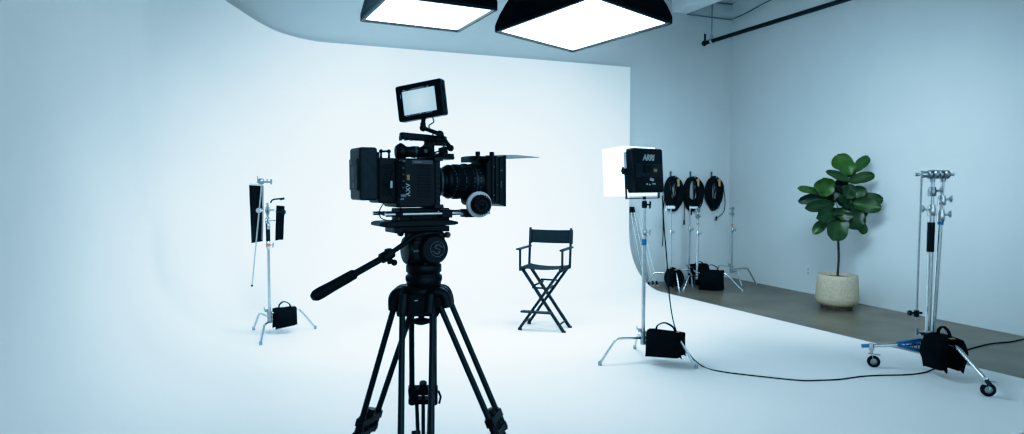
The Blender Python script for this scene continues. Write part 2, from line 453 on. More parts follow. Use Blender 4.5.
# ------------------------------------------------------------------ tripod + fluid head (x forward, y left)
RIG = (0.623, 2.447); RIGZ = R(7.7); PH = R(30)
def VL(lat, dep, z):   # viewer-aligned offset -> tripod local
    return Vector((lat * math.cos(PH) + dep * math.sin(PH), dep * math.cos(PH) - lat * math.sin(PH), z))
tri = thing('camera_tripod', 'black video tripod with fluid head carrying the cinema camera', 'tripod', (*RIG, FLOOR_Z), RIGZ)
DZ = -FLOOR_Z
def mk(): return MB()
def fin(name, g, m, p, **k):
    return obj(name, g, m, p, **k)
def up(g, d=DZ):
    for i in range(len(g.v)): g.v[i] = g.v[i] + Vector((0, 0, d))
    return g
def tri_leg(a0, a1, b0, b1, zb, fz=FLOOR_Z, lever=True):
    """two upper tubes a and b (viewer offsets lat,dep,z), joint at zb, lower tubes to the floor"""
    a0, a1, b0, b1 = [VL(*q) for q in (a0, a1, b0, b1)]
    def at(p, q, z): return p + (q - p) * ((z - p.z) / (q.z - p.z))
    g = MB(); A = at(a0, a1, zb); B = at(b0, b1, zb)
    for p, q in ((a0, A), (b0, B)): g.tube([p, q], .0118, 14)
    leg = obj('leg', up(g), M['carbon'], tri)
    side = (B - A).normalized(); mid = (A + B) / 2; top = (a0 + b0) / 2
    ax = (mid - top).normalized()
    # joint bracket
    g = MB()
    for h, ln, w in ((-.005, .030, .032), (.048, .024, .028)):
        c = mid + ax * h
        g.bar(A + ax * h - side * .014, B + ax * h + side * .014, w, ln, up=ax)
    nrm = ax.cross(side).normalized()
    for p in (A, B): g.tube([p - ax * .025, p + ax * .065], .0155, 12)
    g.rbox(mid + ax * .0, (.02, .02, .02), .004)
    g.tube([mid - ax * .045, mid - ax * .02], .016, 10)
    obj('leg_joint', up(g), M['black'], leg)
    g = MB(); c = B + ax * .03 + side * .018
    g.tube([c - ax * .03, c + side * .010, c + ax * .035 + side * .004], .005, 8)
    obj('clamp_lever', up(g), M['black'], leg)
    foot = at(top, mid, .03)
    g = MB()
    for s in (-.3, 0, .3):
        p = mid + side * (B - A).length * s; q = foot + side * .035 * s
        g.tube([p + ax * .02, q], .0085, 10)
    obj('lower_tubes', up(g), M['carbon'], leg)
    g = MB(); g.lathe([(.012, .06), (.028, .04), (.034, .012), (.03, -.0)], (foot.x, foot.y, fz - FLOOR_Z + .001), n=14); obj('rubber_foot', g, M['rubber'], leg)
# left, right, front, back
tri_leg((-.0797, -.05, 1.293), (-.2116, -.05, .841), (-.0423, .05, 1.2096), (-.1757, .05, .821), .785)
tri_leg((.079, -.05, 1.24), (.2573, -.05, .818), (.108, .05, 1.24), (.286, .05, .811), .785)
tri_leg((-.062, -.06, 1.28), (-.036, -.27, .83), (.052, -.06, 1.28), (.070, -.27, .83), .80)
tri_leg((-.047, .06, 1.25), (-.0726, .22, .834), (.043, .06, 1.25), (.022, .22, .834), .825, 0.0)
# spider
g = MB()
g.prism([(-.085, 1.20), (.07, 1.20), (.085, 1.235), (.085, 1.29), (.06, 1.312), (-.06, 1.312), (-.085, 1.29), (-.092, 1.235)], 1, -.05, .05)
for i in range(len(g.v)): q = g.v[i]; g.v[i] = VL(q.x, q.y, q.z)
for s, x1, z1 in ((-1, -.100, 1.225), (1, .106, 1.235)):
    pts = [VL(s * .05, 0, 1.292), VL(s * .085, 0, 1.29), VL(s * .10, 0, 1.268), VL(x1, 0, z1)]
    for dd in (-.045, .0, .045):
        g.tube(smooth_path([p + VL(0, dd, 0) for p in pts], 4), .0195, 10)
for dep in (-.075, .07):
    for s in (-.055, .045):
        g.tube([VL(s, dep * .5, 1.30), VL(s, dep, 1.285), VL(s - .003, dep * 1.2, 1.22)], .018, 10)
obj('spider', up(g), M['black'], tri, bevel=.003)
g = MB(); g.lathe([(.012, 1.20), (.012, 1.185), (.032, 1.18), (.038, 1.172), (.032, 1.165), (.012, 1.158)], (0, 0, 0), n=18)
g.bar(VL(-.05, 0, 1.172), VL(.045, 0, 1.172), .02, .013); obj('bowl_clamp', up(g), M['black'], tri)
g = MB(); g.box(VL(-.012, -.052, 1.262), (.014, .003, .004)); obj('level_mark', up(g), M['mark'], tri)
# fluid head
hd = bpy.data.objects.new('fluid_head', None)
g = MB(); g.lathe([(.058, 1.305), (.066, 1.318), (.069, 1.33), (.069, 1.352), (.063, 1.356), (.063, 1.362), (.069, 1.366), (.069, 1.392), (.058, 1.402), (.045, 1.405)], (.012, 0, 0), n=36)
g.lathe([(.068, 1.285), (.072, 1.30), (.06, 1.31)], (.006, 0, 0), n=36)
for k in range(36):
    a = 2 * PI * k / 36; g.box((.012 + .069 * math.cos(a), .069 * math.sin(a), 1.341), (.004, .004, .018), Matrix.Rotation(a, 3, 'Z'))
base = obj('pan_base', up(g), M['black'], tri)
g = MB()
g.lathe([(.05, -.082), (.056, -.076), (.058, -.05), (.058, .05), (.056, .076), (.05, .082)], (.026, 0, 1.456), (0, 1, 0), 36)
g.lathe([(.0, 0), (.05, 0), (.054, .008), (.054, .055)], (-.068, -.005, 1.452), (1, 0, 0), 28)
g.rbox((-.005, 0, 1.452), (.11, .12, .095), .02, axis=0)
g.rbox((.016, 0, 1.502), (.13, .11, .036), .012)
g.bb(-.012, .05, -.06, .06, 1.39, 1.42)
head = obj('fluid_head', up(g), M['black'], tri, bevel=.002)
# round emblem on the drum
g = MB(); n = 40
ring_o = [Vector((.034 + .0285 * math.cos(2 * PI * k / n), -.0835, 1.458 + .0285 * math.sin(2 * PI * k / n))) for k in range(n)]
g.tube(ring_o, .0011, 6, closed=True)
def arc(cx, cz, r, a0, a1, m=14): return [Vector((cx + r * math.cos(R(a0 + (a1 - a0) * k / m)), -.0835, cz + r * math.sin(R(a0 + (a1 - a0) * k / m)))) for k in range(m + 1)]
g.tube(arc(.036, 1.464, .0125, 5, 185), .0013, 6); g.tube([(.0235, -.0835, 1.4625), (.045, -.0835, 1.4545)], .0013, 6)
g.tube(arc(.032, 1.452, .0125, -175, 5), .0013, 6)
g.tube([(.049, -.0835, 1.4655), (.062, -.0835, 1.4655)], .0013, 6); g.tube([(.007, -.0835, 1.4505), (.02, -.0835, 1.4505)], .0013, 6)
g.tube(arc(.036, 1.464, .0085, 20, 180), .0009, 6); g.tube(arc(.032, 1.452, .0085, -160, 0), .0009, 6)
obj('emblem', up(g), M['dimmark'], head, label='pale S shaped emblem in a ring')
g = MB()
for k in range(6): g.bar((-.0, -.0608, 1.452 - 0), (.0, -.0608, 1.452), .001, .001) if False else g.bb(-.052 + k * .0068, -.052 + k * .0068 + .0045, -.0612, -.0602, 1.449, 1.456)
obj('nameplate', up(g), M['dimmark'], head)
for q in ((.088, -.052, 1.508), (-.062, -.05, 1.502), (-.06, .06, 1.512), (.09, .06, 1.508)):
    g = MB(); g.lathe([(.009, -.012), (.012, -.006), (.012, .008), (.008, .013)], q, (0.2, -1, 0), 12); obj('lock_knob', up(g), M['brown'], head, label='bronze brown lock knob')
g = MB(); g.rbox((.032, -.062, 1.518), (.034, .014, .014), .003); obj('lever', up(g), M['midgrey'], head)
# pan handle
hp = smooth_path([(.045, -.064, 1.517), (.0, -.072, 1.518), (-.06, -.082, 1.509), (-.12, -.10, 1.477), (-.181, -.12, 1.446), (-.239, -.14, 1.424)], 4)
ph_end = Vector((-.460, -.215, 1.338))
g = MB(); g.tube(hp, .0095, 12); a = hp[-1]; dr = (ph_end - a).normalized()
g.tube([a - dr * .06, a + dr * .12], .0125, 12)
pan = obj('pan_handle', up(g), M['black'], tri)
g = MB(); c = Vector((-.176, -.119, 1.449)); g.tube([c - dr * .022, c + dr * .026], .0195, 14); g.cyl(c + Vector((.012, 0, -.03)), c + Vector((0, -.0, .024)), .011, n=10); g.sphere(c + Vector((.022, -.01, -.026)), .012)
obj('clamp_collar', up(g), M['black'], pan)
g = MB(); s0 = a + dr * .075; L_ = (ph_end - s0).length
prof = [(.0135, 0), (.018, .006), (.0185, .03), (.019, .1), (.0205, L_ - .03), (.019, L_ - .01), (.012, L_ + .002)]
g.lathe(prof, s0, dr, 20); obj('grip', up(g), M['rubber'], pan)
# quick release plate on the head
g = MB(); g.bb(-.125, .098, -.055, .055, 1.521, 1.543); g.bb(-.09, .07, -.062, -.054, 1.526, 1.536); obj('plate_clamp', up(g), M['black'], tri, bevel=.003)

# ------------------------------------------------------------------ cinema camera
cc = thing('cinema_camera', 'black cinema camera with battery, long lens and matte box on tripod', 'camera', (*RIG, 1.545), RIGZ)
ZB = -1.545
def cob(name, g, m, p=None, **k):
    return obj(name, up(g, ZB), m, p or cc, **k)
g = MB(); g.prism([(-.18, 1.549), (-.165, 1.545), (.118, 1.545), (.135, 1.549), (.135, 1.558), (.10, 1.566), (-.165, 1.566), (-.18, 1.560)], 1, -.055, .055); cob('dovetail_plate', g, M['black'], bevel=.002)
g = MB(); g.bb(-.10, .10, -.05, .05, 1.565, 1.612); g.bb(-.06, .04, -.062, .062, 1.572, 1.600); cob('baseplate', g, M['black'], bevel=.003)
for y in (-.072, .072):
    g = MB(); g.tube([(-.165, y, 1.592), (.262, y, 1.592)], .0085, 12); cob('support_rod', g, M['steel'])
g = MB(); g.bb(.055, .098, -.082, .082, 1.575, 1.607); cob('rod_clamp', g, M['black'], bevel=.003)
g = MB(); g.bb(-.13, -.10, -.082, .082, 1.582, 1.60); cob('rod_clamp', g, M['black'], bevel=.003)
# body
g = MB(); g.rbox((-.045, 0, 1.708), (.155, .145, .182), .008, axis=1); g.rbox((-.14, 0, 1.716), (.09, .12, .166), .008, axis=1)
for k in range(11): g.bb(-.042, .012, -.0745, -.0722, 1.655 + k * .0115, 1.659 + k * .0115)
for k in range(12): g.bb(-.178, -.128, -.0625, -.0598, 1.665 + k * .0095, 1.669 + k * .0095)
body = cob('camera_body', g, M['black'], bevel=.002)
g = MB(); g.rbox((.041, 0, 1.708), (.022, .152, .198), .008, axis=0)
for k in range(9):
    z = 1.63 + k * .0195; g.lathe([(.0045, 0), (.0045, .003), (.002, .0035)], (.041, -.0755, z), (0, -1, 0), 8)
for z in (1.62, 1.797): g.bb(.024, .06, -.085, -.07, z - .007, z + .007)
cob('front_plate', g, M['dkgrey'], body, bevel=.0015)
g = MB(); g.rbox((-.104, -.070, 1.722), (.03, .008, .135), .006, axis=1); cob('connector_panel', g, M['rubber'], body)
for k in range(5):
    z = 1.785 - k * .0235
    g = MB(); g.lathe([(.0048, 0), (.0048, .008), (.003, .009)], (-.1, -.077, z), (0, -1, 0), 10)
    cob('port', g, M['midgrey'], body, label='silver ringed side port')
g = MB(); g.bb(-.112, -.09, -.079, -.076, 1.785, 1.791); cob('plug', g, M['dimmark'], body)
for bx in ((-.110, -.09, -.086, -.076, 1.656, 1.666), (-.112, -.098, -.084, -.076, 1.645, 1.652)):
    g = MB(); g.bb(*bx); cob('plug', g, M['dimmark'], body)
g = MB(); g.bb(-.062, .02, -.0745, -.071, 1.778, 1.792); cob('top_strip', g, M['midgrey'], body)
g = MB(); g.bb(-.055, -.025, -.0752, -.0742, 1.783, 1.787); cob('strip_marking', g, M['dimmark'], body)
g = MB(); g.bb(-.083, -.072, -.0752, -.072, 1.718, 1.738); cob('badge', g, M['orange'], body, label='small orange badge')
text_part('side_lettering', 'AXV', .024, M['mark'], body, frame((0, 0, 1), (-1, 0, 0), (-.0775, -.0735, 1.682 + ZB)), .001, label='pale letters running up the side')
# connector cables on the body
g = MB(); g.tube(smooth_path([(-.105, -.082, 1.788), (-.13, -.09, 1.772), (-.148, -.09, 1.74), (-.152, -.088, 1.70), (-.148, -.086, 1.665), (-.118, -.09, 1.625), (-.115, -.092, 1.59), (-.15, -.085, 1.572), (-.185, -.08, 1.582), (-.188, -.078, 1.61), (-.168, -.072, 1.638)], 6), .0024, 8)
cob('cable', g, M['rubber'], body)
g = MB(); g.rbox((-.148, -.088, 1.702), (.009, .006, .026), .002); cob('cable_label', g, M['mark'], body)
# battery
g = MB(); g.rbox((-.222, 0, 1.740), (.066, .130, .192), .010, axis=1); g.bb(-.262, -.225, -.05, .05, 1.68, 1.795)
g.bb(-.19, -.178, -.055, .055, 1.66, 1.82); bt = cob('battery', g, M['dkgrey'], bevel=.004)
g = MB(); g.bb(-.2636, -.2610, .008, .034, 1.775, 1.79); g.bb(-.2636, -.2610, -.02, -.0, 1.69, 1.707)
for k in range(7): g.bb(-.2633, -.2610, -.018, .02, 1.722 + k * .0065, 1.724 + k * .0065)
cob('battery_marking', g, M['midgrey'], bt)
# rear loop handle
g = MB(); g.tube([(-.165, -.03, 1.795), (-.165, -.03, 1.822), (-.135, -.03, 1.825), (-.135, -.03, 1.795)], .0055, 8)
for x in (-.165, -.135): g.sphere((x, -.03, 1.824), .008)
cob('rear_bracket', g, M['black'], body)
# lens
LZ = 1.713
g = MB(); g.lathe([(.046, .048), (.046, .062), (.056, .066), (.056, .08), (.05, .084), (.05, .092), (.058, .096), (.064, .106), (.064, .122), (.061, .124), (.061, .130), (.066, .132), (.066, .162), (.063, .164), (.063, .170), (.069, .172), (.069, .196), (.066, .198), (.066, .206), (.071, .208), (.071, .245), (.068, .25)], (0, 0, LZ), (1, 0, 0), 48)
ln = cob('lens', g, M['carbon'])
for x0, x1, r in ((.110, .119, .0655), (.136, .158, .0675), (.175, .193, .0705)):
    g = MB(); nt_ = 72
    rs = []
    for x in (x0, x1): rs.append([Vector((x, (r + (.0018 if k % 2 else 0)) * math.cos(2 * PI * k / nt_), LZ + (r + (.0018 if k % 2 else 0)) * math.sin(2 * PI * k / nt_))) for k in range(nt_)])
    g.rings(rs, smooth=False); cob('gear_ring', g, M['rubber'], ln)
g = MB(); g.lathe([(.0565, .0668), (.0572, .069), (.0572, .073), (.0565, .075)], (0, 0, LZ), (1, 0, 0), 40, cap=False); cob('metal_ring', g, M['midgrey'], ln)
g = MB(); g.lathe([(.0712, .2105), (.0716, .212), (.0716, .2135), (.0712, .215)], (0, 0, LZ), (1, 0, 0), 40, cap=False); cob('metal_ring', g, M['midgrey'], ln)
for xx, rr in ((.128, .0615), (.167, .0635), (.202, .0665), (.227, .0712)):
    g = MB(); nt_ = 60
    rs = [[Vector((x, (rr + (.0006 if (k * 7) % 5 < 2 else -.002)) * math.cos(2 * PI * k / nt_), LZ + (rr + (.0006 if (k * 7) % 5 < 2 else -.002)) * math.sin(2 * PI * k / nt_))) for k in range(nt_)] for x in (xx - .0015, xx + .0015)]
    g.rings(rs, smooth=False); cob('lens_scale', g, M['dimmark'], ln)
# matte box
g = MB()
def ringyz(x, hw, z0, z1): return [Vector((x, -hw, z0)), Vector((x, hw, z0)), Vector((x, hw, z1)), Vector((x, -hw, z1))]
g.rings([ringyz(.250, .072, 1.645, 1.785), ringyz(.262, .078, 1.632, 1.802), ringyz(.300, .080, 1.628, 1.806), ringyz(.302, .084, 1.622, 1.812), ringyz(.318, .088, 1.618, 1.814), ringyz(.320, .092, 1.614, 1.818), ringyz(.328, .092, 1.614, 1.818), ringyz(.328, .084, 1.622, 1.81), ringyz(.30, .07, 1.64, 1.79)], smooth=False)
mb_ = cob('matte_box', g, M['black'], bevel=.002)
g = MB()
for x in (.268, .284): g.bb(x, x + .006, -.086, .086, 1.628, 1.815)
cob('filter_tray', g, M['dkgrey'], mb_, bevel=.001)
for q in ((.272, -.086, 1.77), (.285, -.088, 1.70), (.272, -.086, 1.66)):
    g = MB(); g.lathe([(.005, 0), (.005, .006), (.003, .008)], q, (0, -1, 0), 10); cob('thumb_screw', g, M['midgrey'], mb_)
g = MB(); g.bb(.304, .310, -.0885, -.083, 1.69, 1.716); cob('latch', g, M['midgrey'], mb_)
g = MB(); g.bb(.302, .314, -.0885, -.083, 1.755, 1.76); cob('latch', g, M['midgrey'], mb_)
for x, y in ((.222, -.05), (.285, -.05)):
    g = MB(); g.cyl((x, y, 1.80), (x, y, 1.822), .0085, n=10); g.lathe([(.008, 1.816), (.010, 1.819), (.010, 1.830), (.008, 1.832)], (x, y, 0), n=12); cob('top_knob', g, M['black'], mb_)
g = MB(); g.bb(.2, .33, -.05, .05, 1.808, 1.815); g.bb(.19, .23, -.04, .04, 1.79, 1.812); cob('top_bracket', g, M['black'], mb_, bevel=.001)
FZN, FZF = 1.803, 1.823
# top flag (french flag) thin and pointing forward
g = MB(); g.add([(.335, -.10, FZN), (.335, .10, FZF), (.478, .10, FZF + .006), (.478, -.10, FZN + .008), (.335, -.10, FZN + .003), (.335, .10, FZF + .003), (.478, .10, FZF + .009), (.478, -.10, FZN + .011)],
      [(0, 1, 2, 3)[::-1], (4, 5, 6, 7), (0, 1, 5, 4), (1, 2, 6, 5), (2, 3, 7, 6), (3, 0, 4, 7)]); cob('top_flag', g, M['clear'], mb_, label='thin grey top flag')
# follow focus
FC = Vector((.192, -.125, 1.625))
g = MB(); g.bb(.15, .195, -.095, -.035, 1.575, 1.607); g.bb(.158, .205, -.11, -.075, 1.60, 1.655); g.cyl((.182, -.07, 1.635), (.182, -.02, 1.64), .02, n=18); ff = cob('follow_focus', g, M['black'], bevel=.003)
fa = Vector((-.10, -1, .0)).normalized()
g = MB(); g.lathe([(.03, -.020), (.047, -.020), (.0505, -.016), (.0505, -.002), (.049, 0), (.03, .001)], FC, fa, 44); cob('marking_disc', g, M['greywheel'], ff, label='pale grey marking disc')
g = MB(); g.lathe([(.038, .0), (.038, .004), (.036, .008), (.036, .030), (.033, .034), (.028, .034), (.026, .028), (.012, .028), (.011, .032), (.0, .032)], FC, fa, 40)
for k in range(24):
    a = 2 * PI * k / 24; q = Vector((0, 0, 1)).rotation_difference(fa)
    p = q @ Vector((.0365 * math.cos(a), .0365 * math.sin(a), .019)); g.sphere(FC + p, .0035, 6, 4)
cob('hand_wheel', g, M['black'], ff)
for k in range(5):
    g = MB(); a = R(-60 + k * 60); q = Vector((0, 0, 1)).rotation_difference(fa); p = q @ Vector((.031 * math.cos(a), .031 * math.sin(a), .0345)); g.sphere(FC + p, .0022, 6, 4); cob('wheel_mark', g, M['dimmark'], ff)
# top handle, post, viewfinder
g = MB(); g.rbox((.014, 0, 1.881), (.19, .03, .027), .008, Matrix.Rotation(R(3), 3, 'Y')); g.bb(.02, .055, -.014, .014, 1.80, 1.868); g.bb(.06, .112, -.013, .013, 1.852, 1.875)
for k in range(6): g.bb(-.06 + k * .022, -.05 + k * .022, -.0165, .0165, 1.868, 1.8805)
g.bb(-.005, .085, -.025, .025, 1.795, 1.812); th = cob('top_handle', g, M['black'], bevel=.003)
g = MB(); g.box((-.0785, 0, 1.876), (.006, .022, .018)); cob('handle_end', g, M['dkgrey'], th)
g = MB(); g.lathe([(.012, -.120), (.024, -.118), (.034, -.102), (.030, -.092), (.021, -.08), (.02, -.06), (.022, -.058), (.022, -.03), (.019, -.028), (.019, .01), (.015, .014)], (.015, -.02, 1.826), (1, 0, .02), 24)
vf = cob('viewfinder', g, M['black'])
g = MB(); g.lathe([(.0225, -.05), (.0228, -.046), (.0225, -.042)], (.015, -.02, 1.826), (1, 0, .02), 24, cap=False); cob('viewfinder_ring', g, M['midgrey'], vf)
g = MB(); g.bb(.0, .012, -.042, -.036, 1.822, 1.836); cob('viewfinder_switch', g, M['midgrey'], vf)
g = MB(); g.tube(smooth_path([(.05, -.03, 1.87), (.02, -.035, 1.862), (-.005, -.04, 1.845), (-.03, -.038, 1.818), (-.045, -.04, 1.804)], 5), .004, 8)
g.tube(smooth_path([(.09, -.02, 1.85), (.075, -.03, 1.835), (.05, -.034, 1.825), (.02, -.036, 1.815)], 5), .0035, 8)
cob('viewfinder_cable', g, M['rubber'], vf)
g = MB(); g.bb(.05, .125, -.04, .03, 1.80, 1.81); g.cyl((.118, -.04, 1.806), (.118, .03, 1.806), .009, n=12); g.bb(.075, .10, -.035, -.0, 1.81, 1.835); g.cyl((.085, -.045, 1.826), (.085, -.02, 1.826), .012, n=12)
g.bb(.06, .13, -.03, .02, 1.812, 1.822); cob('mount_bracket', g, M['black'], bevel=.002)

# ------------------------------------------------------------------ field monitor on articulating arm (viewer-aligned frame)
MZ = 2.02
mon = thing('field_monitor', 'small lit field monitor on an articulating arm above the camera', 'monitor', (*RIG, 1.80), -YAW)
rotm = Matrix.Rotation(R(-27), 3, 'Z') @ Matrix.Rotation(R(-9.5), 3, 'Y')
rotm = Matrix.Rotation(R(-20), 3, 'Z') @ Matrix.Rotation(R(-7), 3, 'Y') @ Matrix.Rotation(R(0), 3, 'X')
MC = Vector((.004, 0.0, MZ - 1.80))
def MM(p): return rotm @ Vector(p) + MC
g = MB(); g.rbox((.003, .0, 0), (.198, .037, .138), .009, axis=1); g.xform(rotm.to_4x4()); up(g, 0)
for i in range(len(g.v)): g.v[i] = g.v[i] + MC
mh = obj('housing', g, M['black'], mon, bevel=.001)
def mpart(name, boxes, m, par=mh, label=None):
    g = MB()
    for (x0, x1, y0, y1, z0, z1) in boxes: g.bb(x0, x1, y0, y1, z0, z1)
    g.xform(Matrix.Translation(MC) @ rotm.to_4x4()); return obj(name, g, m, par, label=label)
# the screen has its own origin so its picture glow stays centred
g = MB(); g.bb(-.069, .069, -.0012, .0012, -.045, .045)
so_ = obj('screen', g, M['screen'], mh, label='bright pale blue screen'); so_.matrix_local = Matrix.Translation(MM((.003, -.0186, -.002))) @ rotm.to_4x4()
random.seed(5)
for z in (.0465, -.0515):
    mk_ = []; x = -.062
    while x < .05:
        w = random.uniform(.003, .009)
        if random.random() < .75: mk_.append((x, x + w, -.0192, -.018, z, z + .0028))
        x += w + .004
    mk_.append((mk_[0][0], mk_[-1][1], -.0191, -.018, z - .0003, z + .0004))
    mpart('screen_readout', mk_, M['mark'])
mpart('screen_readout', [(-.075, -.073, -.0192, -.018, .02, .034)], M['mark'])
mpart('screen_readout', [(.061, .063, -.0192, -.018, .024, .036)], M['mark'])
mpart('screen_readout', [(-.02, -.010, -.0199, -.018, -.0515, -.0485)], M['orange'])
mpart('button', [(.101, .1035, -.008, .006, -.045 + k * .02, -.034 + k * .02) for k in range(5)], M['dkgrey'])
# arm
base_ = VL(0, 0, 0)
b0 = Vector((.012, -.0, 1.937 - 1.80)); b1 = Vector((.012, 0, 1.918 - 1.80)); el = Vector((.080, -.01, 1.893 - 1.80)); b2 = Vector((.119, -.02, 1.840 - 1.80))
g = MB(); g.cyl(MM((.004, 0, -.066)), b0, .009, n=12); g.sphere(b1, .014); g.cyl(b0, b1, .011, n=12); g.tube([b1, el], .0085, 10)
g.sphere(el, .013); g.cyl(el + Vector((0, -.02, 0)), el + Vector((0, .016, 0)), .012, n=12); g.tube([el, b2], .0085, 10); g.sphere(b2, .013)
arm = obj('articulating_arm', g, M['black'], mon)
g = MB(); g.tube([b2, Vector((.095, -.03, 1.838 - 1.80)), Vector((.075, -.035, 1.832 - 1.80))], .0075, 8); obj('arm_mount', g, M['black'], arm)
g = MB(); g.lathe([(.011, 0), (.013, .004), (.013, .014), (.01, .018)], el + Vector((0, -.018, 0)), (0, -1, 0), 12)
obj('arm_knob', g, M['black'], arm)
g = MB(); g.tube(smooth_path([MM((.035, .012, -.064)), MM((.038, .012, -.085)), Vector((.034, .0, 1.925 - 1.8)), Vector((.05, .0, 1.895 - 1.8)), Vector((.04, .0, 1.885 - 1.8))], 5), .0028, 8); obj('monitor_cable', g, M['rubber'], mon)

# ------------------------------------------------------------------ sandbag
def sandbag(label, loc, rz, w, h, d, group=None, tilt=0.0, handle=.11, name='sandbag', splay=.15, gap=.019):
    """double saddlebag hanging over a leg: two pouches joined on top, with a loop handle; local x = width, origin at bottom centre"""
    t = thing(name, label, 'sandbag', loc, rz, group)
    rt = Matrix.Rotation(tilt, 4, 'Y')
    for s in (-1, 1):
        g = MB(); rs = []; m = 9; n = 18
        for j in range(m):
            q = j / (m - 1); z = h * q
            fat = (.35 + .65 * math.sin(PI * min(1, .12 + .80 * (1 - q)))) * d / 2
            ww = w / 2 * (1.0 - .06 * math.sin(PI * q) + (.02 if j == 0 else 0))
            yo = s * (fat + gap + splay * d * (1 - q))
            ring = []
            for k in range(n):
                a = 2 * PI * k / n; ca, sa = math.cos(a), math.sin(a)
                ring.append(Vector((ww * math.copysign(abs(ca) ** .35, ca), yo + fat * math.copysign(abs(sa) ** .8, sa) * (1 - .5 * abs(ca) ** 4),
                                    z + .012 * math.sin(5 * ca + 3 * s + j) * (1 - q) - (.03 * h / .2 * abs(ca) ** 6 if j == 0 else 0))))
            rs.append(ring)
        g.rings(rs); g.xform(rt); obj('pouch', g, M['fabric'], t)
    g = MB(); g.rbox((0, 0, h * 1.0), (w * .98, .08, .018), .008); g.xform(rt); obj('top_seam', g, M['fabric'], t)
    g = MB()
    hp_ = smooth_path([(-w * .26, 0, h * 1.0), (-w * .23, 0, h + handle * .6), (-.01, 0, h + handle), (w * .2, 0, h + handle * .62), (w * .27, 0, h * 1.0)], 6)
    for dy in (-.008, 0, .008): g.tube([p + Vector((0, dy, 0)) for p in hp_], .007, 6)
    g.xform(rt); obj('handle', g, M['fabric'], t)
    for s in (-1, 1):
        g = MB(); g.box((s * w * .34, 0, h + .012), (.03, .045, .006)); g.xform(rt); obj('strap_tab', g, M['tan'] if s > 0 else M['fabric'], t)
    return t

def bag_on_leg(label, stand, az, dist, legz, w, h, d, rz0=-YAW, **k):
    a = R(az); c, s_ = math.cos(rz0 + a), math.sin(rz0 + a)
    return sandbag(label, (stand[0] + dist * c, stand[1] + dist * s_, legz + .028 - h), rz0 + a, w, h, d, **k)

# ------------------------------------------------------------------ C stands
def cstand(name, label, loc, rz, top, legs, hub=.235, group=None, m=None, pole_r=.0165, risers=True, stand_cat='light stand', knobs=True, head=False, stack=0.045, zmid=None):
    """legs: list of (azimuth deg, reach). Column stands on its hub held off the floor by three bent legs."""
    m = m or M['steel']
    t = thing(name, label, stand_cat, loc, rz, group)
    for i, (az, reach) in enumerate(legs):
        a = R(az); dx, dy = math.cos(a), math.sin(a); zh = hub - i * stack
        pts = [(0.02 * dx, .02 * dy, zh), (reach * .40 * dx, reach * .40 * dy, zh + .012), (reach * .58 * dx, reach * .58 * dy, zh + .012), (reach * .68 * dx, reach * .68 * dy, zh - .02), (reach * .97 * dx, reach * .97 * dy, .03), (reach * dx, reach * dy, .016)]
        pp = [Vector(pts[0])] + smooth_path(pts[1:5], 5) + [Vector(pts[5])]
        g = MB(); g.tube(pp, .0125, 10); lg = obj('leg', g, m, t)
        g = MB(); g.lathe([(.017, 0), (.017, .03), (.013, .04)], (reach * .99 * dx, reach * .99 * dy, .001), n=10); obj('foot_cap', g, M['dsteel'], lg)
    g = MB()
    for i in range(len(legs)): g.lathe([(.024, -.02), (.027, -.015), (.027, .015), (.024, .02)], (0, 0, hub - i * stack), n=16)
    g.box((-.035, .0, hub + .03), (.03, .025, .03)); g.cyl((-.03, 0, hub + .03), (-.06, 0, hub + .05), .006, n=8); g.cyl((-.06, -.0, hub + .03), (-.06, 0, hub + .075), .005, n=8)
    obj('hub', g, M['dsteel'], t)
    zmid = zmid or hub + (top - hub) * .62
    g = MB(); g.cyl((0, 0, hub - .11), (0, 0, zmid), pole_r, n=14); obj('column', g, m, t)
    g = MB(); g.cyl((0, 0, zmid - .02), (0, 0, top), pole_r * .72, n=14); obj('riser', g, m, t)
    g = MB(); g.lathe([(.02, -.045), (.024, -.04), (.024, .03), (.018, .04)], (0, 0, zmid), n=16); g.cyl((0, 0, zmid), (.055, 0, zmid), .007, n=8); cl = obj('collar', g, m, t)
    g = MB(); g.bar((.052, 0, zmid - .028), (.058, 0, zmid + .028), .014, .012, up=(0, 1, 0)); obj('tee_knob', g, M['dsteel'], cl)
    return t, zmid
def grip_head(t, z, ang=0, m=None, name='grip_head', r=.034):
    m = m or M['dsteel']
    c, s = math.cos(ang), math.sin(ang)
    g = MB(); g.lathe([(r, -.022), (r + .003, -.018), (r + .003, -.004), (r - .008, -.003), (r - .008, .003), (r + .003, .004), (r + .003, .018), (r, .022)], (0, 0, z), (-s, c, 0), 20)
    g.cyl((0, 0, z - .06), (0, 0, z), .017, n=12); g.cyl((-s * .02, c * .02, z), (-s * .065, c * .065, z), .008, n=8)
    o = obj(name, g, m, t)
    g = MB(); p = Vector((-s * .066, c * .066, z)); g.bar(p + Vector((c * .03, s * .03, 0)), p - Vector((c * .03, s * .03, 0)), .014, .014); obj('tee_knob', g, m, o)
    return o

# --- left stand with black flags
LS = (0.229, 7.79, 0.0)
# viewer-aligned local frame: rz=-YAW, x = right in the photo, y = away
t, zm = cstand('c_stand', 'chrome light stand holding black flags on the white sweep', LS, -YAW, 1.50,
               [(37, .53), (138, .39), (-81, .47)], hub=.25)
for ch in t.children: pass
g = MB(); g.cyl((0, 0, 1.07), (0, 0, 1.21), .024, n=14); obj('grip_sleeve', g, M['rubber'], t)
g = MB(); g.lathe([(.026, 0), (.026, .03)], (0, 0, 1.01), n=14); obj('band', g, M['orange'], t)
h1 = grip_head(t, 1.42, R(-80)); h2 = grip_head(t, 1.30, R(-80), M['steel'])
g = MB(); g.lathe([(.022, 0), (.026, .01), (.026, .07), (.02, .08)], (0, 0, 1.20), n=14); obj('collar', g, M['steel'], t)
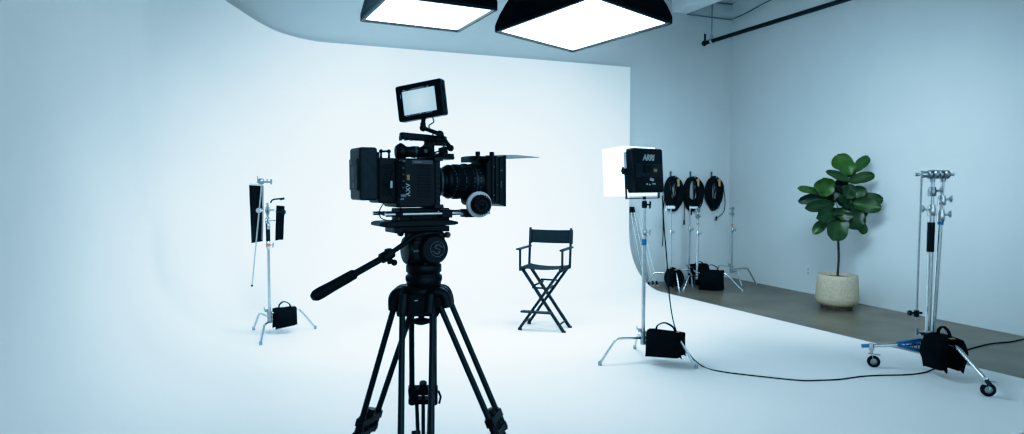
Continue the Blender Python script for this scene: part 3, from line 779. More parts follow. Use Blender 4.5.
# grip arm hanging beside it
ga = thing('grip_arm', 'thin chrome grip arm slanting down beside the stand with black flags', 'grip arm', (LS[0], LS[1], 0), -YAW)
g = MB(); g.tube([(-.01, -.13, 1.71), (-.135, -.14, .59)], .008, 8); obj('rod', g, M['steel'], ga)
g = MB(); g.lathe([(.03, -.024), (.034, -.02), (.034, .02), (.03, .024)], (-.01, -.145, 1.74), (1, 0, 0), 18); g.cyl((-.06, -.13, 1.732), (.10, -.13, 1.732), .011, n=8); g.box((.095, -.13, 1.735), (.016, .02, .06)); g.cyl((-.055, -.13, 1.73), (-.055, -.13, 1.80), .006, n=8); g.cyl((.05, -.13, 1.732), (.05, -.13, 1.767), .008, n=8)
obj('arm_clamp', g, M['dsteel'], ga)
g = MB(); g.lathe([(.026, -.02), (.03, -.016), (.03, .016), (.026, .02)], (-.045, -.13, 1.42), (0, 1, 0), 16); g.cyl((-.05, -.13, 1.42), (.0, -.115, 1.42), .012, n=8); obj('arm_clamp', g, M['steel'], ga)
g = MB(); g.sphere((-.136, -.14, .587), .013); obj('end_cap', g, M['rubber'], ga)
# flag (nearest)
fl = thing('black_flag', 'larger black cloth flag hanging from a chrome bar on its stand', 'flag', (LS[0], LS[1], 0), -YAW)
def cloth(P00, P10, P11, P01, ripple=.01, n=10, thick=.004, seed=0):
    g = MB(); P00, P10, P11, P01 = map(Vector, (P00, P10, P11, P01)); nn = (P10 - P00).cross(P01 - P00).normalized()
    rs = []
    for j in range(n + 1):
        v = j / n; row = []
        for i in range(n + 1):
            u = i / n; p = (P00 * (1 - u) + P10 * u) * (1 - v) + (P01 * (1 - u) + P11 * u) * v
            row.append(p + nn * ripple * math.sin(u * 7 + seed + v * 2.0) * (.3 + .7 * v))
        rs.append(row + [p + nn * thick for p in row[::-1]])
    return g.rings(rs)
g = cloth((-.245, .10, 1.70), (-.012, -.085, 1.69), (-.034, -.085, 1.075), (-.238, .10, 1.035), .008); obj('cloth', g, M['fabric'], fl)
g = MB(); g.tube([(-.245, .115, 1.712), (-.015, -.085, 1.70)], .006, 8); g.tube([(-.012, -.09, 1.70), (-.034, -.09, 1.09)], .004, 6); obj('frame', g, M['steel'], fl)
f2 = thing('black_flag', 'smaller narrow black cloth flag with a black handle bracket', 'flag', (LS[0], LS[1], 0), -YAW)
g = cloth((.075, .07, 1.47), (.148, .13, 1.46), (.125, .12, 1.075), (.05, .07, 1.07), .012, seed=2); obj('cloth', g, M['fabric'], f2)
g = MB(); g.tube(smooth_path([(.045, -.03, 1.50), (.07, -.03, 1.535), (.13, -.03, 1.545), (.20, -.03, 1.55)], 4), .0095, 8); g.tube([(.15, -.03, 1.54), (.20, -.03, 1.55)], .014, 8)
g.tube([(.09, 0, 1.40), (.19, 0, 1.395)], .008, 8); g.lathe([(.02, 0), (.024, .006), (.024, .03), (.018, .036)], (.165, 0, 1.396), (1, 0, 0), 14); g.tube([(.185, 0, 1.36), (.185, 0, 1.43)], .007, 8)
obj('handle_bracket', g, M['black'], f2)
bag_on_leg('small black sandbag slung on the leg of the stand holding the black flags', LS, 37, .17, .262, .25, .19, .09, handle=.075)

# --- LED light on its stand
ES = (3.53, 5.27, 0.0)
LEGS = [(-31, .52), (200, .47), (89, .46)]
t, zm = cstand('light_stand', 'chrome stand carrying the glowing LED panel on the white sweep', ES, -YAW, 1.56, LEGS, hub=.27, pole_r=.0185, zmid=1.245)
g = MB(); g.lathe([(.024, 0), (.026, .008), (.026, .05), (.022, .058)], (0, 0, 1.125), n=14); obj('band', g, M['blue'], t, label='blue band')
g = MB(); g.lathe([(.022, 0), (.026, .01), (.026, .055), (.022, .07)], (0, 0, 1.48), n=14); g.cyl((0, 0, 1.515), (.05, -.01, 1.51), .009, n=8); g.bar((.05, -.01, 1.475), (.055, -.01, 1.545), .016, .014, up=(0, 1, 0)); obj('receiver', g, M['black'], t)
# LED panel: local viewer frame; light direction d
a_ = R(50); tilt = R(4)
ldir = Vector((-math.cos(a_) * math.cos(tilt), math.sin(a_) * math.cos(tilt), -math.sin(tilt)))
lside = Vector((math.sin(a_), math.cos(a_), 0))      # toward photo right / away
lup = lside.cross(ldir) * -1
if lup.z < 0: lup = -lup
led = thing('led_panel', 'square black LED panel with glowing white softbox on a chrome stand', 'studio light', (ES[0], ES[1], 1.56), -YAW)
LC = Vector((-.012, .0, .274))
lm = Matrix((ldir, lside, lup)).transposed().to_4x4(); lm.translation = LC
def lpart(name, g, m, p=None, **k):
    g.xform(lm); return obj(name, g, m, p or led, **k)
W2, H2 = .225, .205
g = MB(); g.rbox((-.02, 0, 0), (.09, W2 * 2, H2 * 2 + .01), .02, axis=0); lb = lpart('lamp_housing', g, M['black'], bevel=.002)
g = MB(); g.rbox((-.069, 0, -.0), (.012, W2 * 2 - .05, .12), .006, axis=0); lpart('control_panel', g, M['dkgrey'], lb)
g = MB(); g.rbox((-.075, -.035, .015), (.03, .10, .08), .008, axis=0); lpart('ballast_box', g, M['black'], lb)
g = MB()
for (y, z, w, h) in ((.085, -.0, .05, .03), ): g.bb(-.078, -.074, y - w / 2, y + w / 2, z - h / 2, z + h / 2)
lpart('display', g, M['tan'], lb, label='small amber lit display')
g = MB()
for (y, z, w, h) in ((.02, -.085, .022, .026), (.05, -.09, .022, .028), (-.04, -.13, .02, .012), (.0, -.135, .02, .012), (.07, -.128, .03, .012), (.045, -.128, .012, .012)): g.bb(-.070, -.062, y - w / 2, y + w / 2, z - h / 2, z + h / 2)
lpart('socket', g, M['mark'], lb)
g = MB()
for k in range(9): g.bb(-.070, -.060, -.16, .16, -.19 + k * .004, -.188 + k * .004)
lpart('vent', g, M['dkgrey'], lb)
lt = text_part('logo', 'ARRI', .08, M['mark'], lb, lm @ frame((0, 1, 0), (0, 0, 1), (-.0655, .0, .118)), .001, label='bold pale logo', shear=.25, bold=.0025)
# glowing softbox: flares from the housing to the front
g = MB()
def ryz(x, hw, hh): return [Vector((x, -hw, -hh)), Vector((x, hw, -hh)), Vector((x, hw, hh)), Vector((x, -hw, hh))]
g.rings([ryz(.02, W2 - .005, H2 + .012), ryz(.03, W2 + .005, H2 + .028), ryz(.26, W2 + .03, H2 + .02), ryz(.285, W2 + .03, H2 + .02), ryz(.29, W2 + .01, H2 + .0)], smooth=False)
lpart('soft_diffuser', g, M['glow'], label='glowing white diffusion cloth', bevel=.004)
g = MB()
for s in (-1, 1):
    g.bar((.02, s * (W2 + .018), -.0), (.02, s * (W2 + .018), -H2 - .055), .022, .008, up=(0, 1, 0))
g.bar((.02, -W2 - .022, -H2 - .055), (.02, W2 + .022, -H2 - .055), .022, .010)
yk = lpart('yoke', g, M['dkgrey'])
g = MB(); g.bar((.02, -W2 - .012, H2 - .03), (.02, -W2 - .012, -H2 + .03), .03, .006, up=(0, 1, 0)); lpart('side_rail', g, M['steel'], lb)
for s in (-1, 1):
    g = MB(); g.lathe([(.02, 0), (.026, .006), (.026, .03), (.02, .036)], (.02, s * (W2 + .02), .0), (0, s, 0), 14); g.bar((.02, s * (W2 + .05), -.035), (.02, s * (W2 + .05), .035), .016, .016, up=(0, 1, 0)); lpart('tilt_knob', g, M['black'], yk)
g = MB(); g.cyl((0, 0, .002), (0, 0, .03), .016, n=12); obj('spigot', g, M['black'], led)
bag_on_leg('black sandbag hung on the leg of the stand under the LED panel', ES, -31, .222, .282, .35, .21, .11, handle=.085)

# power cord: from the panel down to the floor, across to the rolling stand
cz = .006
pts = [(3.66, 5.165, 1.60), (3.675, 5.16, 1.35), (3.70, 5.14, 1.0), (3.72, 5.11, .6), (3.83, 5.16, .30), (3.90, 5.05, .09), (3.93, 4.88, cz), (3.968, 4.685, cz), (4.19, 4.426, cz), (4.43, 4.20, cz), (4.60, 4.135, cz), (4.773, 4.092, cz), (5.0, 4.085, cz), (5.203, 4.044, cz), (5.45, 3.965, cz), (5.663, 3.955, cz), (5.80, 3.99, cz), (5.922, 4.023, cz), (6.12, 4.15, cz), (6.30, 4.25, .002), (6.55, 4.31, cz + FLOOR_Z), (6.972, 4.395, cz + FLOOR_Z), (7.393, 4.455, cz + FLOOR_Z), (7.7, 4.43, cz + FLOOR_Z), (7.985, 4.46, cz + FLOOR_Z), (8.1, 4.5, cz + FLOOR_Z)]
g = MB(); g.tube(smooth_path(pts, 6), .0062, 8); tag(obj('power_cord', g, M['rubber']), 'black power cord snaking from the LED panel across the white floor', 'cord')

# ------------------------------------------------------------------ rolling stand at right
DS = (5.79, 4.03, 0.0)
rs_ = thing('rolling_stand', 'tall chrome rolling stand with two columns and caster wheels', 'rolling stand', DS, -YAW)
def w2l(x, y):   # world offset to viewer frame
    dx, dy = x - DS[0], y - DS[1]
    return (dx * math.cos(YAW) - dy * math.sin(YAW), dx * math.sin(YAW) + dy * math.cos(YAW))
def caster_leg(end, hubz, yaw_c, pts=None):
    ex, ey = end; v = Vector((ex, ey, 0)); d = v.normalized()
    g = MB()
    pp = pts or [Vector((0, 0, hubz)) + d * .02, Vector((ex, ey, .20)) + d * .03]
    g.tube(pp, .017, 12); lg = obj('leg', g, M['steel'], rs_)
    e = pp[-1]; dd = (pp[-1] - pp[-2]).normalized()
    g = MB(); g.tube([e - dd * .005, e + dd * .055], .0185, 12); obj('end_cap', g, M['blue'] if e.x < -.2 else M['dkgrey'], lg)
    g = MB(); g.lathe([(.021, -.03), (.024, -.02), (.024, .02), (.021, .03)], (ex, ey, e.z - .01), n=14); g.cyl((ex, ey, .12), (ex, ey, e.z), .014, n=10)
    off = Vector((math.cos(yaw_c), math.sin(yaw_c), 0)) * .02; sd_ = Vector((-math.sin(yaw_c), math.cos(yaw_c), 0))
    wc = Vector((ex, ey, .055)) + off
    for s in (-1, 1): g.bar(Vector((ex, ey, .125)) + sd_ * s * .019, wc + sd_ * s * .019, .004, .03, up=sd_)
    g.bar(Vector((ex, ey, .125)) - sd_ * .021, Vector((ex, ey, .125)) + sd_ * .021, .036, .006)
    fk = obj('caster_fork', g, M['steel'], lg)
    g = MB(); g.lathe([(.030, -.0145), (.050, -.014), (.055, -.009), (.055, .009), (.050, .014), (.030, .0145)], wc, sd_, 28); wh = obj('wheel', g, M['rubber'], lg)
    g = MB(); g.lathe([(.012, -.0165), (.03, -.015), (.03, .015), (.012, .0165)], wc, sd_, 20); obj('wheel_hub', g, M['dsteel'], lg)
    g = MB(); g.bar(Vector((ex, ey, .125)) - off * 1.2, Vector((ex, ey, .118)) + Vector((.075, -.01, 0)), .028, .006); obj('brake_lever', g, M['dsteel'], lg)
Lc = w2l(5.384, 4.28); Rc = w2l(5.49, 3.332)
caster_leg(Lc, .235, R(-20))
Rv = Vector((Rc[0], Rc[1], 0)); Rd = Rv.normalized()
caster_leg(Rc, .25, R(-15), [Vector((0, 0, .33)), Rd * .38 + Vector((0, 0, .315)), Rd * .45 + Vector((0, 0, .29)), Vector((Rc[0], Rc[1], .135)) + Rd * .0])
caster_leg((.36, .42), .235, R(40))
# blue A-shaped brace on the left leg
g = MB(); ld = Vector((Lc[0], Lc[1], 0)).normalized()
g.bar(ld * .05 + Vector((0, 0, .275)), ld * .26 + Vector((0, 0, .232)), .022, .028)
g.bar(ld * .02 + Vector((0, -.03, .165)), ld * .26 + Vector((0, -.01, .222)), .022, .028)
for k in range(5): g.bar(ld * (.07 + k * .03) + Vector((0, -.012, .262)), ld * (.06 + k * .035) + Vector((0, -.03, .19)), .006, .006)
obj('brace', g, M['blue'], rs_, label='blue folding brace')
g = MB()
for z in (.335, .24): g.lathe([(.03, -.03), (.036, -.024), (.036, .024), (.03, .03)], (0, 0, z), n=18); g.box((-.045, 0, z), (.05, .03, .03))
g.cyl((-.06, -.0, .33), (-.095, 0, .35), .007, n=8); g.box((-.10, 0, .355), (.014, .014, .06)); obj('hub', g, M['dsteel'], rs_)
# two columns (viewer frame): left at x=0, right at x=.10
g = MB(); g.cyl((0, 0, .17), (0.0, 0, 1.43), .0245, n=16); obj('column', g, M['steel'], rs_)
g = MB(); g.cyl((0.0, 0, 1.40), (0.0, 0, 1.78), .0175, n=14); obj('riser', g, M['steel'], rs_)
g = MB(); g.cyl((.085, .06, .23), (.105, .03, 1.43), .0205, n=16); obj('column', g, M['steel'], rs_)
g = MB(); g.cyl((.105, .03, 1.40), (.11, .02, 1.78), .014, n=14); obj('riser', g, M['steel'], rs_)
g = MB(); g.cyl((0.0, 0, 1.09), (0.0, 0, 1.36), .031, n=16); obj('grip_sleeve', g, M['rubber'], rs_, label='black foam sleeve')
def coll(x, y, z, side, m=M['steel'], h=.075):
    g = MB(); g.lathe([(.029, -h * .5), (.034, -h * .42), (.034, h * .2), (.029, h * .3), (.029, h * .5)], (x, y, z), n=18); g.cyl((x, y, z), (x + side * .075, y, z + .01), .009, n=8)
    c = obj('collar', g, m, rs_); g = MB(); g.lathe([(.018, 0), (.022, .005), (.022, .016), (.016, .02)], (x + side * .07, y, z + .01), (side, 0, .1), 12); g.bar((x + side * .085, y, z - .02), (x + side * .085, y, z + .045), .014, .016, up=(0, 1, 0)); obj('tee_knob', g, M['dsteel'], c)
coll(0, 0, 1.47, -1, h=.10); coll(0, 0, 1.64, 1, M['dsteel'], .085); coll(.105, .03, 1.42, 1, h=.11); coll(.107, .025, 1.56, 1, h=.09)
g = MB(); g.lathe([(.025, 0), (.025, .05)], (.1055, .03, 1.335), n=14); obj('band', g, M['blue'], rs_, label='blue band')
for x, y in ((0, 0), (.11, .02)):
    g = MB(); g.lathe([(.036, -.045), (.04, -.04), (.04, -.006), (.03, -.004), (.03, .004), (.04, .006), (.04, .04), (.036, .045)], (x, y, 1.795), (1, 0, 0), 20); g.cyl((x, y, 1.73), (x, y, 1.79), .021, n=12); obj('grip_head', g, M['dsteel'], rs_)
g = MB(); g.cyl((-.15, 0, 1.795), (.205, .02, 1.795), .013, n=10); g.lathe([(.026, -.035), (.03, -.03), (.03, .03), (.026, .035)], (-.075, 0, 1.795), (1, 0, 0), 16); g.box((.212, .02, 1.795), (.02, .022, .09)); g.lathe([(.016, 0), (.016, .03)], (-.165, 0, 1.795), (1, 0, 0), 10); obj('cross_pin', g, M['steel'], rs_)
# hanging grip arm
ga = thing('grip_arm', 'thin dark rod hanging beside the rolling stand columns', 'grip arm', DS, -YAW)
g = MB(); g.tube([(-.132, -.05, 1.83), (-.140, -.05, .47)], .0085, 8); obj('rod', g, M['dsteel'], ga)
g = MB(); g.lathe([(.02, -.03), (.022, -.02), (.022, .02), (.02, .03)], (-.140, -.05, .53), (0, 0, 1), 12); g.cyl((-.20, -.05, .535), (-.09, -.05, .535), .011, n=8); g.lathe([(.02, 0), (.024, .006), (.024, .024), (.018, .03)], (-.215, -.05, .535), (1, 0, 0), 14); obj('clamp', g, M['black'], ga)
bag_on_leg('large black sandbag draped over the leg of the rolling stand', DS, -90, .225, .326, .31, .26, .115, splay=.16, gap=.024, handle=.09)

# ------------------------------------------------------------------ stands against the far wall
t, _ = cstand('light_stand', 'thin chrome stand with pale crossbar below the coil nearest the LED panel', (6.53, 8.97, FLOOR_Z), -YAW, 1.33, [(-85, .46), (175, .42), (40, .36)], hub=.285, pole_r=.0155, group='stands along the far wall')
g = MB(); g.rbox((-.01, 0, 1.345), (.15, .05, .05), .012); g.cyl((-.085, 0, 1.28), (-.085, 0, 1.34), .014, n=8); obj('crossbar', g, M['mark'], t)
g = MB(); g.lathe([(.019, 0), (.019, .03)], (0, 0, .93), n=12); obj('band', g, M['orange'], t)
t, _ = cstand('light_stand', 'darker thin stand at the far wall behind the large sandbag', (7.03, 9.12, FLOOR_Z), -YAW, 1.36, [(30, .48), (165, .35), (-95, .30)], hub=.30, pole_r=.0145, m=M['dsteel'], group='stands along the far wall')
g = MB(); g.rbox((.06, 0, 1.33), (.14, .04, .035), .01); obj('crossbar', g, M['mark'], t)
t, _ = cstand('light_stand', 'chrome stand at the far wall with the large square sandbag on its leg', (6.88, 8.72, FLOOR_Z), -YAW, 1.32, [(-25, .72), (224, .42), (80, .4)], hub=.265, pole_r=.0195, group='stands along the far wall')
grip_head(t, 1.30, R(10), M['steel']); grip_head(t, 1.20, R(190), M['dsteel'])
g = MB(); g.lathe([(.022, 0), (.022, .03)], (0, 0, 1.06), n=12); obj('band', g, M['orange'], t)
t, _ = cstand('light_stand', 'thin bare stand standing alone in the far corner of the room', (7.70, 8.84, FLOOR_Z), -YAW, 1.33, [(170, .32), (-5, .42), (-55, .20)], hub=.32, pole_r=.0135, m=M['dsteel'], group='stands along the far wall')
grip_head(t, 1.31, R(10), M['dsteel'], r=.026); grip_head(t, 1.22, R(15), M['dsteel'], r=.026)
g = MB(); g.lathe([(.018, 0), (.018, .03)], (0, 0, 1.02), n=12); obj('band', g, M['orange'], t)
# bags on the floor there
bag_on_leg('small black sandbag at the far wall under the coil nearest the LED panel', (6.53, 8.97), -85, .19, .282, .25, .25, .12, handle=.03)
bag_on_leg('large square black sandbag on the stand at the far wall', (6.88, 8.72), -25, .235, .212 + .065, .38, .30, .12, handle=.09)
bag_on_leg('black sandbag half hidden behind the large one at the far wall', (7.03, 9.12), 30, .235, .19 + .11, .30, .30, .13, handle=.05)
sandbag('low slumped black sandbag on the concrete between the two hanging ones', (6.96, 9.47, FLOOR_Z + .03), -YAW, .22, .2, .12, handle=.03)

# coils on hooks
def coil(x, z, label, seed, hang):
    random.seed(seed)
    t = thing('cable_coil', label, 'cable', (x, BACK - .075, z), 0, 'cable coils on the far wall')
    g = MB()
    for k in range(26):
        rx = random.uniform(.10, .20); rz = random.uniform(.19, .30); cz_ = random.uniform(-.02, .02) + (.29 - rz) * .85
        cx = random.uniform(-.018, .018); yo = random.uniform(-.045, .045); ph = random.uniform(0, 6)
        pts = [Vector((cx + rx * math.cos(a) * (1 + .04 * math.sin(3 * a + ph)), yo + .012 * math.sin(2 * a + ph), cz_ + rz * math.sin(a) * (1 - .03 * math.cos(2 * a + ph)))) for a in [2 * PI * i / 40 for i in range(40)]]
        g.tube(pts, random.uniform(.0095, .014), 6, closed=True)
    for k in range(5):
        cx = random.uniform(-.05, .05); w_ = random.uniform(.05, .09); ph = random.uniform(0, 6)
        pts = [Vector((cx + w_ * math.cos(a) + .03 * math.sin(2 * a + ph), random.uniform(-.004, .004) - .05, -.02 + .25 * math.sin(a) + .02 * math.cos(a + ph))) for a in [2 * PI * i / 30 for i in range(30)]]
        g.tube(pts, .007, 6, closed=True)
    obj('loops', g, M['rubber'], t)
    g = MB(); g.tube(smooth_path([Vector(p) for p in hang], 6), .0075, 6); o = obj('loose_end', g, M['rubber'], t)
    e = Vector(hang[-1]); g = MB(); g.cyl(e + Vector((0, 0, .03)), e - Vector((0, 0, .05)), .016, n=8); obj('plug', g, M['dkgrey'], o)
    g = MB(); g.lathe([(.058, -.02), (.062, -.02), (.062, .02), (.058, .02)], (.045, 0, .225), (1, 0, .3), 14, cap=False); g.bb(.03, .07, -.075, -.066, .13, .27); obj('tie', g, M['tan'], t, label='tan strap tie')
    hk = thing('wall_hook', label.replace('coil of black cable', 'wall hook') + ', carrying the coil', 'hook', (x - .02, BACK, z + .34), 0, 'hooks on the far wall')
    g = MB(); g.rbox((0, -.012, 0), (.035, .018, .12), .006); obj('back_plate', g, M['midgrey'], hk)
    g = MB(); g.tube(smooth_path([(0, -.02, .0), (0, -.06, -.05), (0, -.14, -.055), (0, -.155, -.02)], 4), .011, 8); obj('peg', g, M['dsteel'], hk)
coil(7.00, 1.545, 'coil of black cable hung nearest the LED panel', 11, [(.10, -.05, .1), (.17, -.06, -.1), (.195, -.06, -.30), (.19, -.06, -.50)])
coil(7.425, 1.545, 'coil of black cable hung between the two other coils', 22, [(-.12, -.05, .1), (-.15, -.06, -.1), (-.12, -.06, -.25), (-.09, -.06, -.33)])
coil(7.895, 1.545, 'coil of black cable hung nearest the room corner', 33, [(.15, -.05, .12), (.19, -.06, -.1), (.17, -.06, -.32), (.05, -.06, -.42), (.0, -.06, -.44)])
# second loose cable from the left coil
g = MB(); g.tube(smooth_path([(6.80, BACK - .08, 1.45), (6.79, BACK - .07, 1.2), (6.80, BACK - .06, .9), (6.79, BACK - .06, .62)], 6), .008, 6)
o = tag(obj('hanging_cable', g, M['rubber']), 'single dark cable hanging straight down from the coil nearest the LED panel', 'cable')

# poles leaning behind the sweep edge
for i, (x0, x1, r) in enumerate(((6.11, 6.25, .015), (6.17, 6.32, .014), (6.23, 6.39, .012), (6.28, 6.45, .012))):
    t = thing('leaning_pole', ['grey pole with black cap leaning at the sweep edge, first', 'grey pole with black cap leaning at the sweep edge, second', 'slim grey pole leaning at the sweep edge, shorter', 'slim grey pole leaning at the sweep edge, lowest'][i], 'pole', (x1, 9.30 - .03 * i, FLOOR_Z), 0, 'poles leaning behind the sweep')
    g = MB(); top = Vector((x0 - x1, .24 + .03 * i, 1.29 - .03 * (i > 1))); g.tube([(0, 0, 0), top], r, 8); obj('shaft', g, M['mark'] if i > 1 else M['steel'], t)
    if i < 2:
        g = MB(); d_ = top.normalized(); g.tube([top - d_ * .05, top + d_ * .05], r + .012, 8); obj('end_cap', g, M['rubber'], t)
    g = MB(); d_ = top.normalized(); g.tube([d_ * .025, d_ * .09], r + .004, 8); obj('foot', g, M['rubber'], t)

# ------------------------------------------------------------------ fiddle leaf fig
PX = (7.568, 6.573); 
fig = thing('potted_fig', 'tall fiddle-leaf fig in a pale speckled pot by the bare wall', 'plant', (*PX, FLOOR_Z), -YAW)
K = 72.2
g = MB(); g.lathe([(.205, .055), (.26, .09), (.272, .14), (.276, .19), (.262, .42), (.256, .475), (.248, .482), (.240, .475), (.243, .42), (.235, .40)], (0, 0, 0), n=48)
pt = obj('pot', g, M['pot'], fig)
g = MB(); g.lathe([(.2775, .145), (.280, .15), (.280, .158), (.2775, .163)], (0, 0, 0), n=48, cap=False); obj('pot_band', g, M['pot'], pt)
g = MB(); g.lathe([(.19, 0), (.20, .01), (.205, .05), (.21, .06)], (0, 0, 0), n=40); obj('pot_base', g, M['saucer'], fig, label='brown unglazed foot of the pot')
g = MB(); g.lathe([(.236, .42), (.236, .435), (.12, .448), (.0, .45)], (0, 0, 0), n=32); obj('soil', g, M['soil'], fig)
def fpx(cx, cy, dep=0.0):   # position given in the 4.82x crop of the crown
    u = 790 + cx / 4.822; v = 145 + cy / 4.822
    return Vector(((u - 839) / K, dep, 1.70 - (v - 185) / K))
g = MB()
g.tube(smooth_path([(.0, 0, .44), (.012, .0, .7), (.004, .01, .95), fpx(238, 400), fpx(245, 340), fpx(262, 290), fpx(272, 230), fpx(275, 170), fpx(272, 130)], 6), [.017 - .009 * i / 48 for i in range(49)], 10)
g.tube(smooth_path([fpx(240, 390), fpx(225, 345), fpx(195, 310), fpx(180, 270), fpx(160, 240)], 5), .007, 8)
g.tube(smooth_path([fpx(245, 340), fpx(222, 300, -.05), fpx(210, 265, -.05)], 5), .006, 8)
obj('trunk', g, M['bark'], fig)
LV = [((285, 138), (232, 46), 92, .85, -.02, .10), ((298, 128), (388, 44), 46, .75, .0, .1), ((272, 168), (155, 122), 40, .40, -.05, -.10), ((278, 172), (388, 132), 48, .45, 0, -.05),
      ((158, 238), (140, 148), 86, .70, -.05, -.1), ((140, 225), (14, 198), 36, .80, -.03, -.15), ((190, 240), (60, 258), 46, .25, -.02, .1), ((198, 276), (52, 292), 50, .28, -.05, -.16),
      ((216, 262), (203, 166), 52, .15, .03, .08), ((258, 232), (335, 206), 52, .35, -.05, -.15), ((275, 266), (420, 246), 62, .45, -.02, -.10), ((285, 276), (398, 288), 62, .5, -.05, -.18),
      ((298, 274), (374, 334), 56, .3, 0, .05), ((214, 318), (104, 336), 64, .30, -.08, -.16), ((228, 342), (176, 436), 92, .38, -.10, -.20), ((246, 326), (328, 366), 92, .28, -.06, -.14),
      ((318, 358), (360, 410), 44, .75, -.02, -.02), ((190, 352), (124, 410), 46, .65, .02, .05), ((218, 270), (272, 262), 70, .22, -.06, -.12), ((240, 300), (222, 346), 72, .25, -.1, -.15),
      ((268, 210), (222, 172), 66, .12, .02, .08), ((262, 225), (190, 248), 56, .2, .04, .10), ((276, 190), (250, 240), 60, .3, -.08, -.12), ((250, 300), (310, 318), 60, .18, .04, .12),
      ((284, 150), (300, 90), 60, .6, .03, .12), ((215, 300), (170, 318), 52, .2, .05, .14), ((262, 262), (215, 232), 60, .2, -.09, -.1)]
g = MB(); g.tone = []
random.seed(9)
for (b0_, b1_, w, tone, d0, d1) in LV:
    P0 = fpx(*b0_, d0); P1 = fpx(*b1_, d1)
    ax = P1 - P0; P0 = P0 - ax * .04; Ln = ax.length * 1.08; ax.normalize()
    face = Vector((random.uniform(-.25, .25), -1, random.uniform(.1, .6))); sd2 = ax.cross(face).normalized(); nr = sd2.cross(ax).normalized()
    if nr.y > 0: nr = -nr
    ww = w / 4.822 / K / 2 * 1.4
    NL = 12; NWd = 6; rows = []
    droop = random.uniform(.02, .06); ph = random.uniform(0, 6)
    start = len(g.v)
    for i in range(NL + 1):
        s = i / NL
        # fiddle outline: narrow base, slight waist, broad rounded tip
        prof = (math.sin(PI * min(1, (s ** .8) * .93 + .03)) ** .62) * (.62 + .45 * s) * (1 - .10 * math.exp(-((s - .38) / .1) ** 2))
        if i == 0: prof = .05
        if i == NL: prof = .14
        for k in range(NWd + 1):
            c = 2 * k / NWd - 1
            q = P0 + ax * (Ln * s) + sd2 * (ww * prof * c) + nr * (abs(c) ** 1.4 * .22 * ww * (1 - .3 * s) + .10 * ww * math.sin(s * 9 + ph + c) * abs(c)) - nr * 0 + Vector((0, 0, -1)) * droop * s * s * .6
            rows.append(q)
    fs = []
    for i in range(NL):
        for k in range(NWd):
            fs.append((i * (NWd + 1) + k, i * (NWd + 1) + k + 1, (i + 1) * (NWd + 1) + k + 1, (i + 1) * (NWd + 1) + k))
    g.add(rows, fs, True)
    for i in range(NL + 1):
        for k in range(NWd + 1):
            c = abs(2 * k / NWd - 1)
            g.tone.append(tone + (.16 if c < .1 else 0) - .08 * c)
obj('foliage', g, M['leaf'], fig)

# ------------------------------------------------------------------ light
w = bpy.data.worlds.new('world'); scene.world = w; w.use_nodes = True
nt = w.node_tree; bg = nt.nodes['Background']
bg.inputs['Strength'].default_value = 1.6
wtc = nt.nodes.new('ShaderNodeTexCoord'); wsp = nt.nodes.new('ShaderNodeSeparateXYZ'); wr = nt.nodes.new('ShaderNodeValToRGB')
wmr = nt.nodes.new('ShaderNodeMapRange'); wmr.inputs['From Min'].default_value = -1; wmr.inputs['From Max'].default_value = 1
nt.links.new(wtc.outputs['Generated'], wsp.inputs[0]); nt.links.new(wsp.outputs['Z'], wmr.inputs['Value']); nt.links.new(wmr.outputs['Result'], wr.inputs['Fac'])
wr.color_ramp.elements[0].position = 0.42; wr.color_ramp.elements[0].color = (0.22, 0.27, 0.30, 1)
wr.color_ramp.elements[1].position = 0.52; wr.color_ramp.elements[1].color = (0.86, 0.97, 1.05, 1)
nt.links.new(wr.outputs['Color'], bg.inputs['Color'])
def area(name, loc, target, sx, sy, power, spread=180, col=(0.92, 0.975, 1.0)):
    l = bpy.data.lights.new(name, 'AREA'); l.shape = 'RECTANGLE'; l.size = sx; l.size_y = sy; l.energy = power; l.color = col; l.spread = R(spread)
    o = bpy.data.objects.new(name, l); COL.objects.link(o); o.location = loc
    o.rotation_euler = (Vector(target) - Vector(loc)).to_track_quat('-Z', 'Y').to_euler(); return o
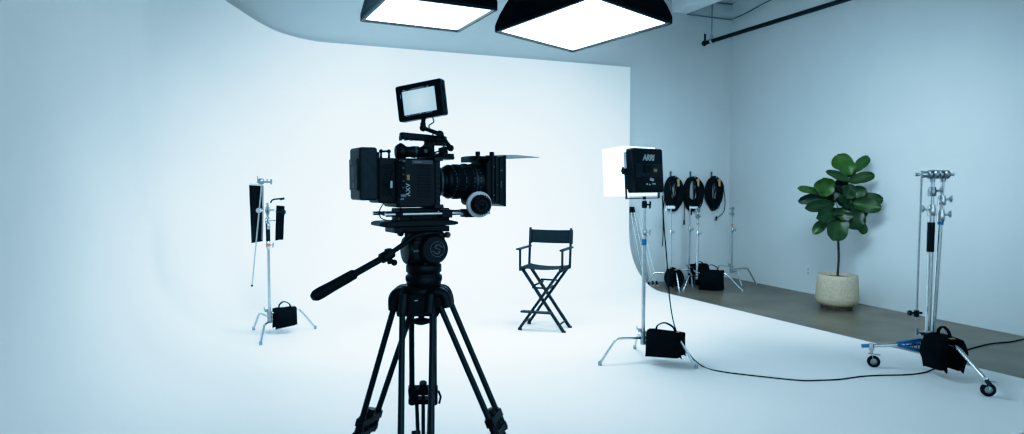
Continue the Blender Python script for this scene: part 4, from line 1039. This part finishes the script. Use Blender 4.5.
area('softbox_lamp', (3.167, 5.876, 3.27), (3.167, 5.88, 0), 1.2, 1.0, 37, 150)
area('softbox_lamp', (1.60, 6.005, 3.27), (1.60, 6.01, 0), .95, .9, 25, 140)
area('added_backdrop_wash', (0.45, 5.3, 3.5), (2.6, 9.5, 1.3), 1.0, .8, 50, 110)  # pair of unseen lamps added to brighten the cyclorama's back wall
area('added_backdrop_wash', (5.1, 5.3, 3.5), (3.7, 9.5, 1.2), 1.0, .8, 56, 110)
area('added_wall_fill', (4.6, 4.2, 3.3), (8.2, 6.9, 1.2), 1.6, .8, 46, 95)  # extra lamp out of view, added to lift the right wall
pl = bpy.data.lights.new('panel_glow', 'AREA'); pl.energy = 10; pl.size = .45; pl.color = (.9, .97, 1)
po = bpy.data.objects.new('panel_glow', pl); COL.objects.link(po)
wl = Matrix.Rotation(-YAW, 3, 'Z') @ (LC + ldir * .36); po.location = Vector(ES) + Vector((0, 0, 1.56)) + wl
po.rotation_euler = (Matrix.Rotation(-YAW, 3, 'Z') @ ldir).to_track_quat('-Z', 'Y').to_euler()

scene.view_settings.view_transform = 'Standard'
scene.view_settings.look = 'None'
scene.view_settings.exposure = 0.0
# cool grade of the photograph: middle tones lean teal, whites stay clean
vs = scene.view_settings; vs.use_curve_mapping = True; cm = vs.curve_mapping
def curve(k, pts):
    c = cm.curves[k]
    c.points[0].location = pts[0]; c.points[-1].location = pts[-1]
    for p in pts[1:-1]: c.points.new(*p)
cm.use_clip = False; cm.clip_max_x = 3.0
curve(0, [(0, 0), (.03, .008), (.2, .135), (.4, .275), (.6, .46), (.8, .66), (1, .79), (1.4, .91), (2.4, 1.02)])
curve(1, [(0, 0), (.03, .0125), (.2, .18), (.4, .365), (.6, .56), (.8, .74), (1, .86), (1.4, .95), (2.4, 1.03)])
curve(2, [(0, 0), (.03, .016), (.2, .2), (.4, .41), (.6, .62), (.8, .80), (1, .905), (1.4, .97), (2.4, 1.04)])
cm.update()
scene.cycles.max_bounces = 10; scene.cycles.diffuse_bounces = 5
scene.cycles.use_denoising = True
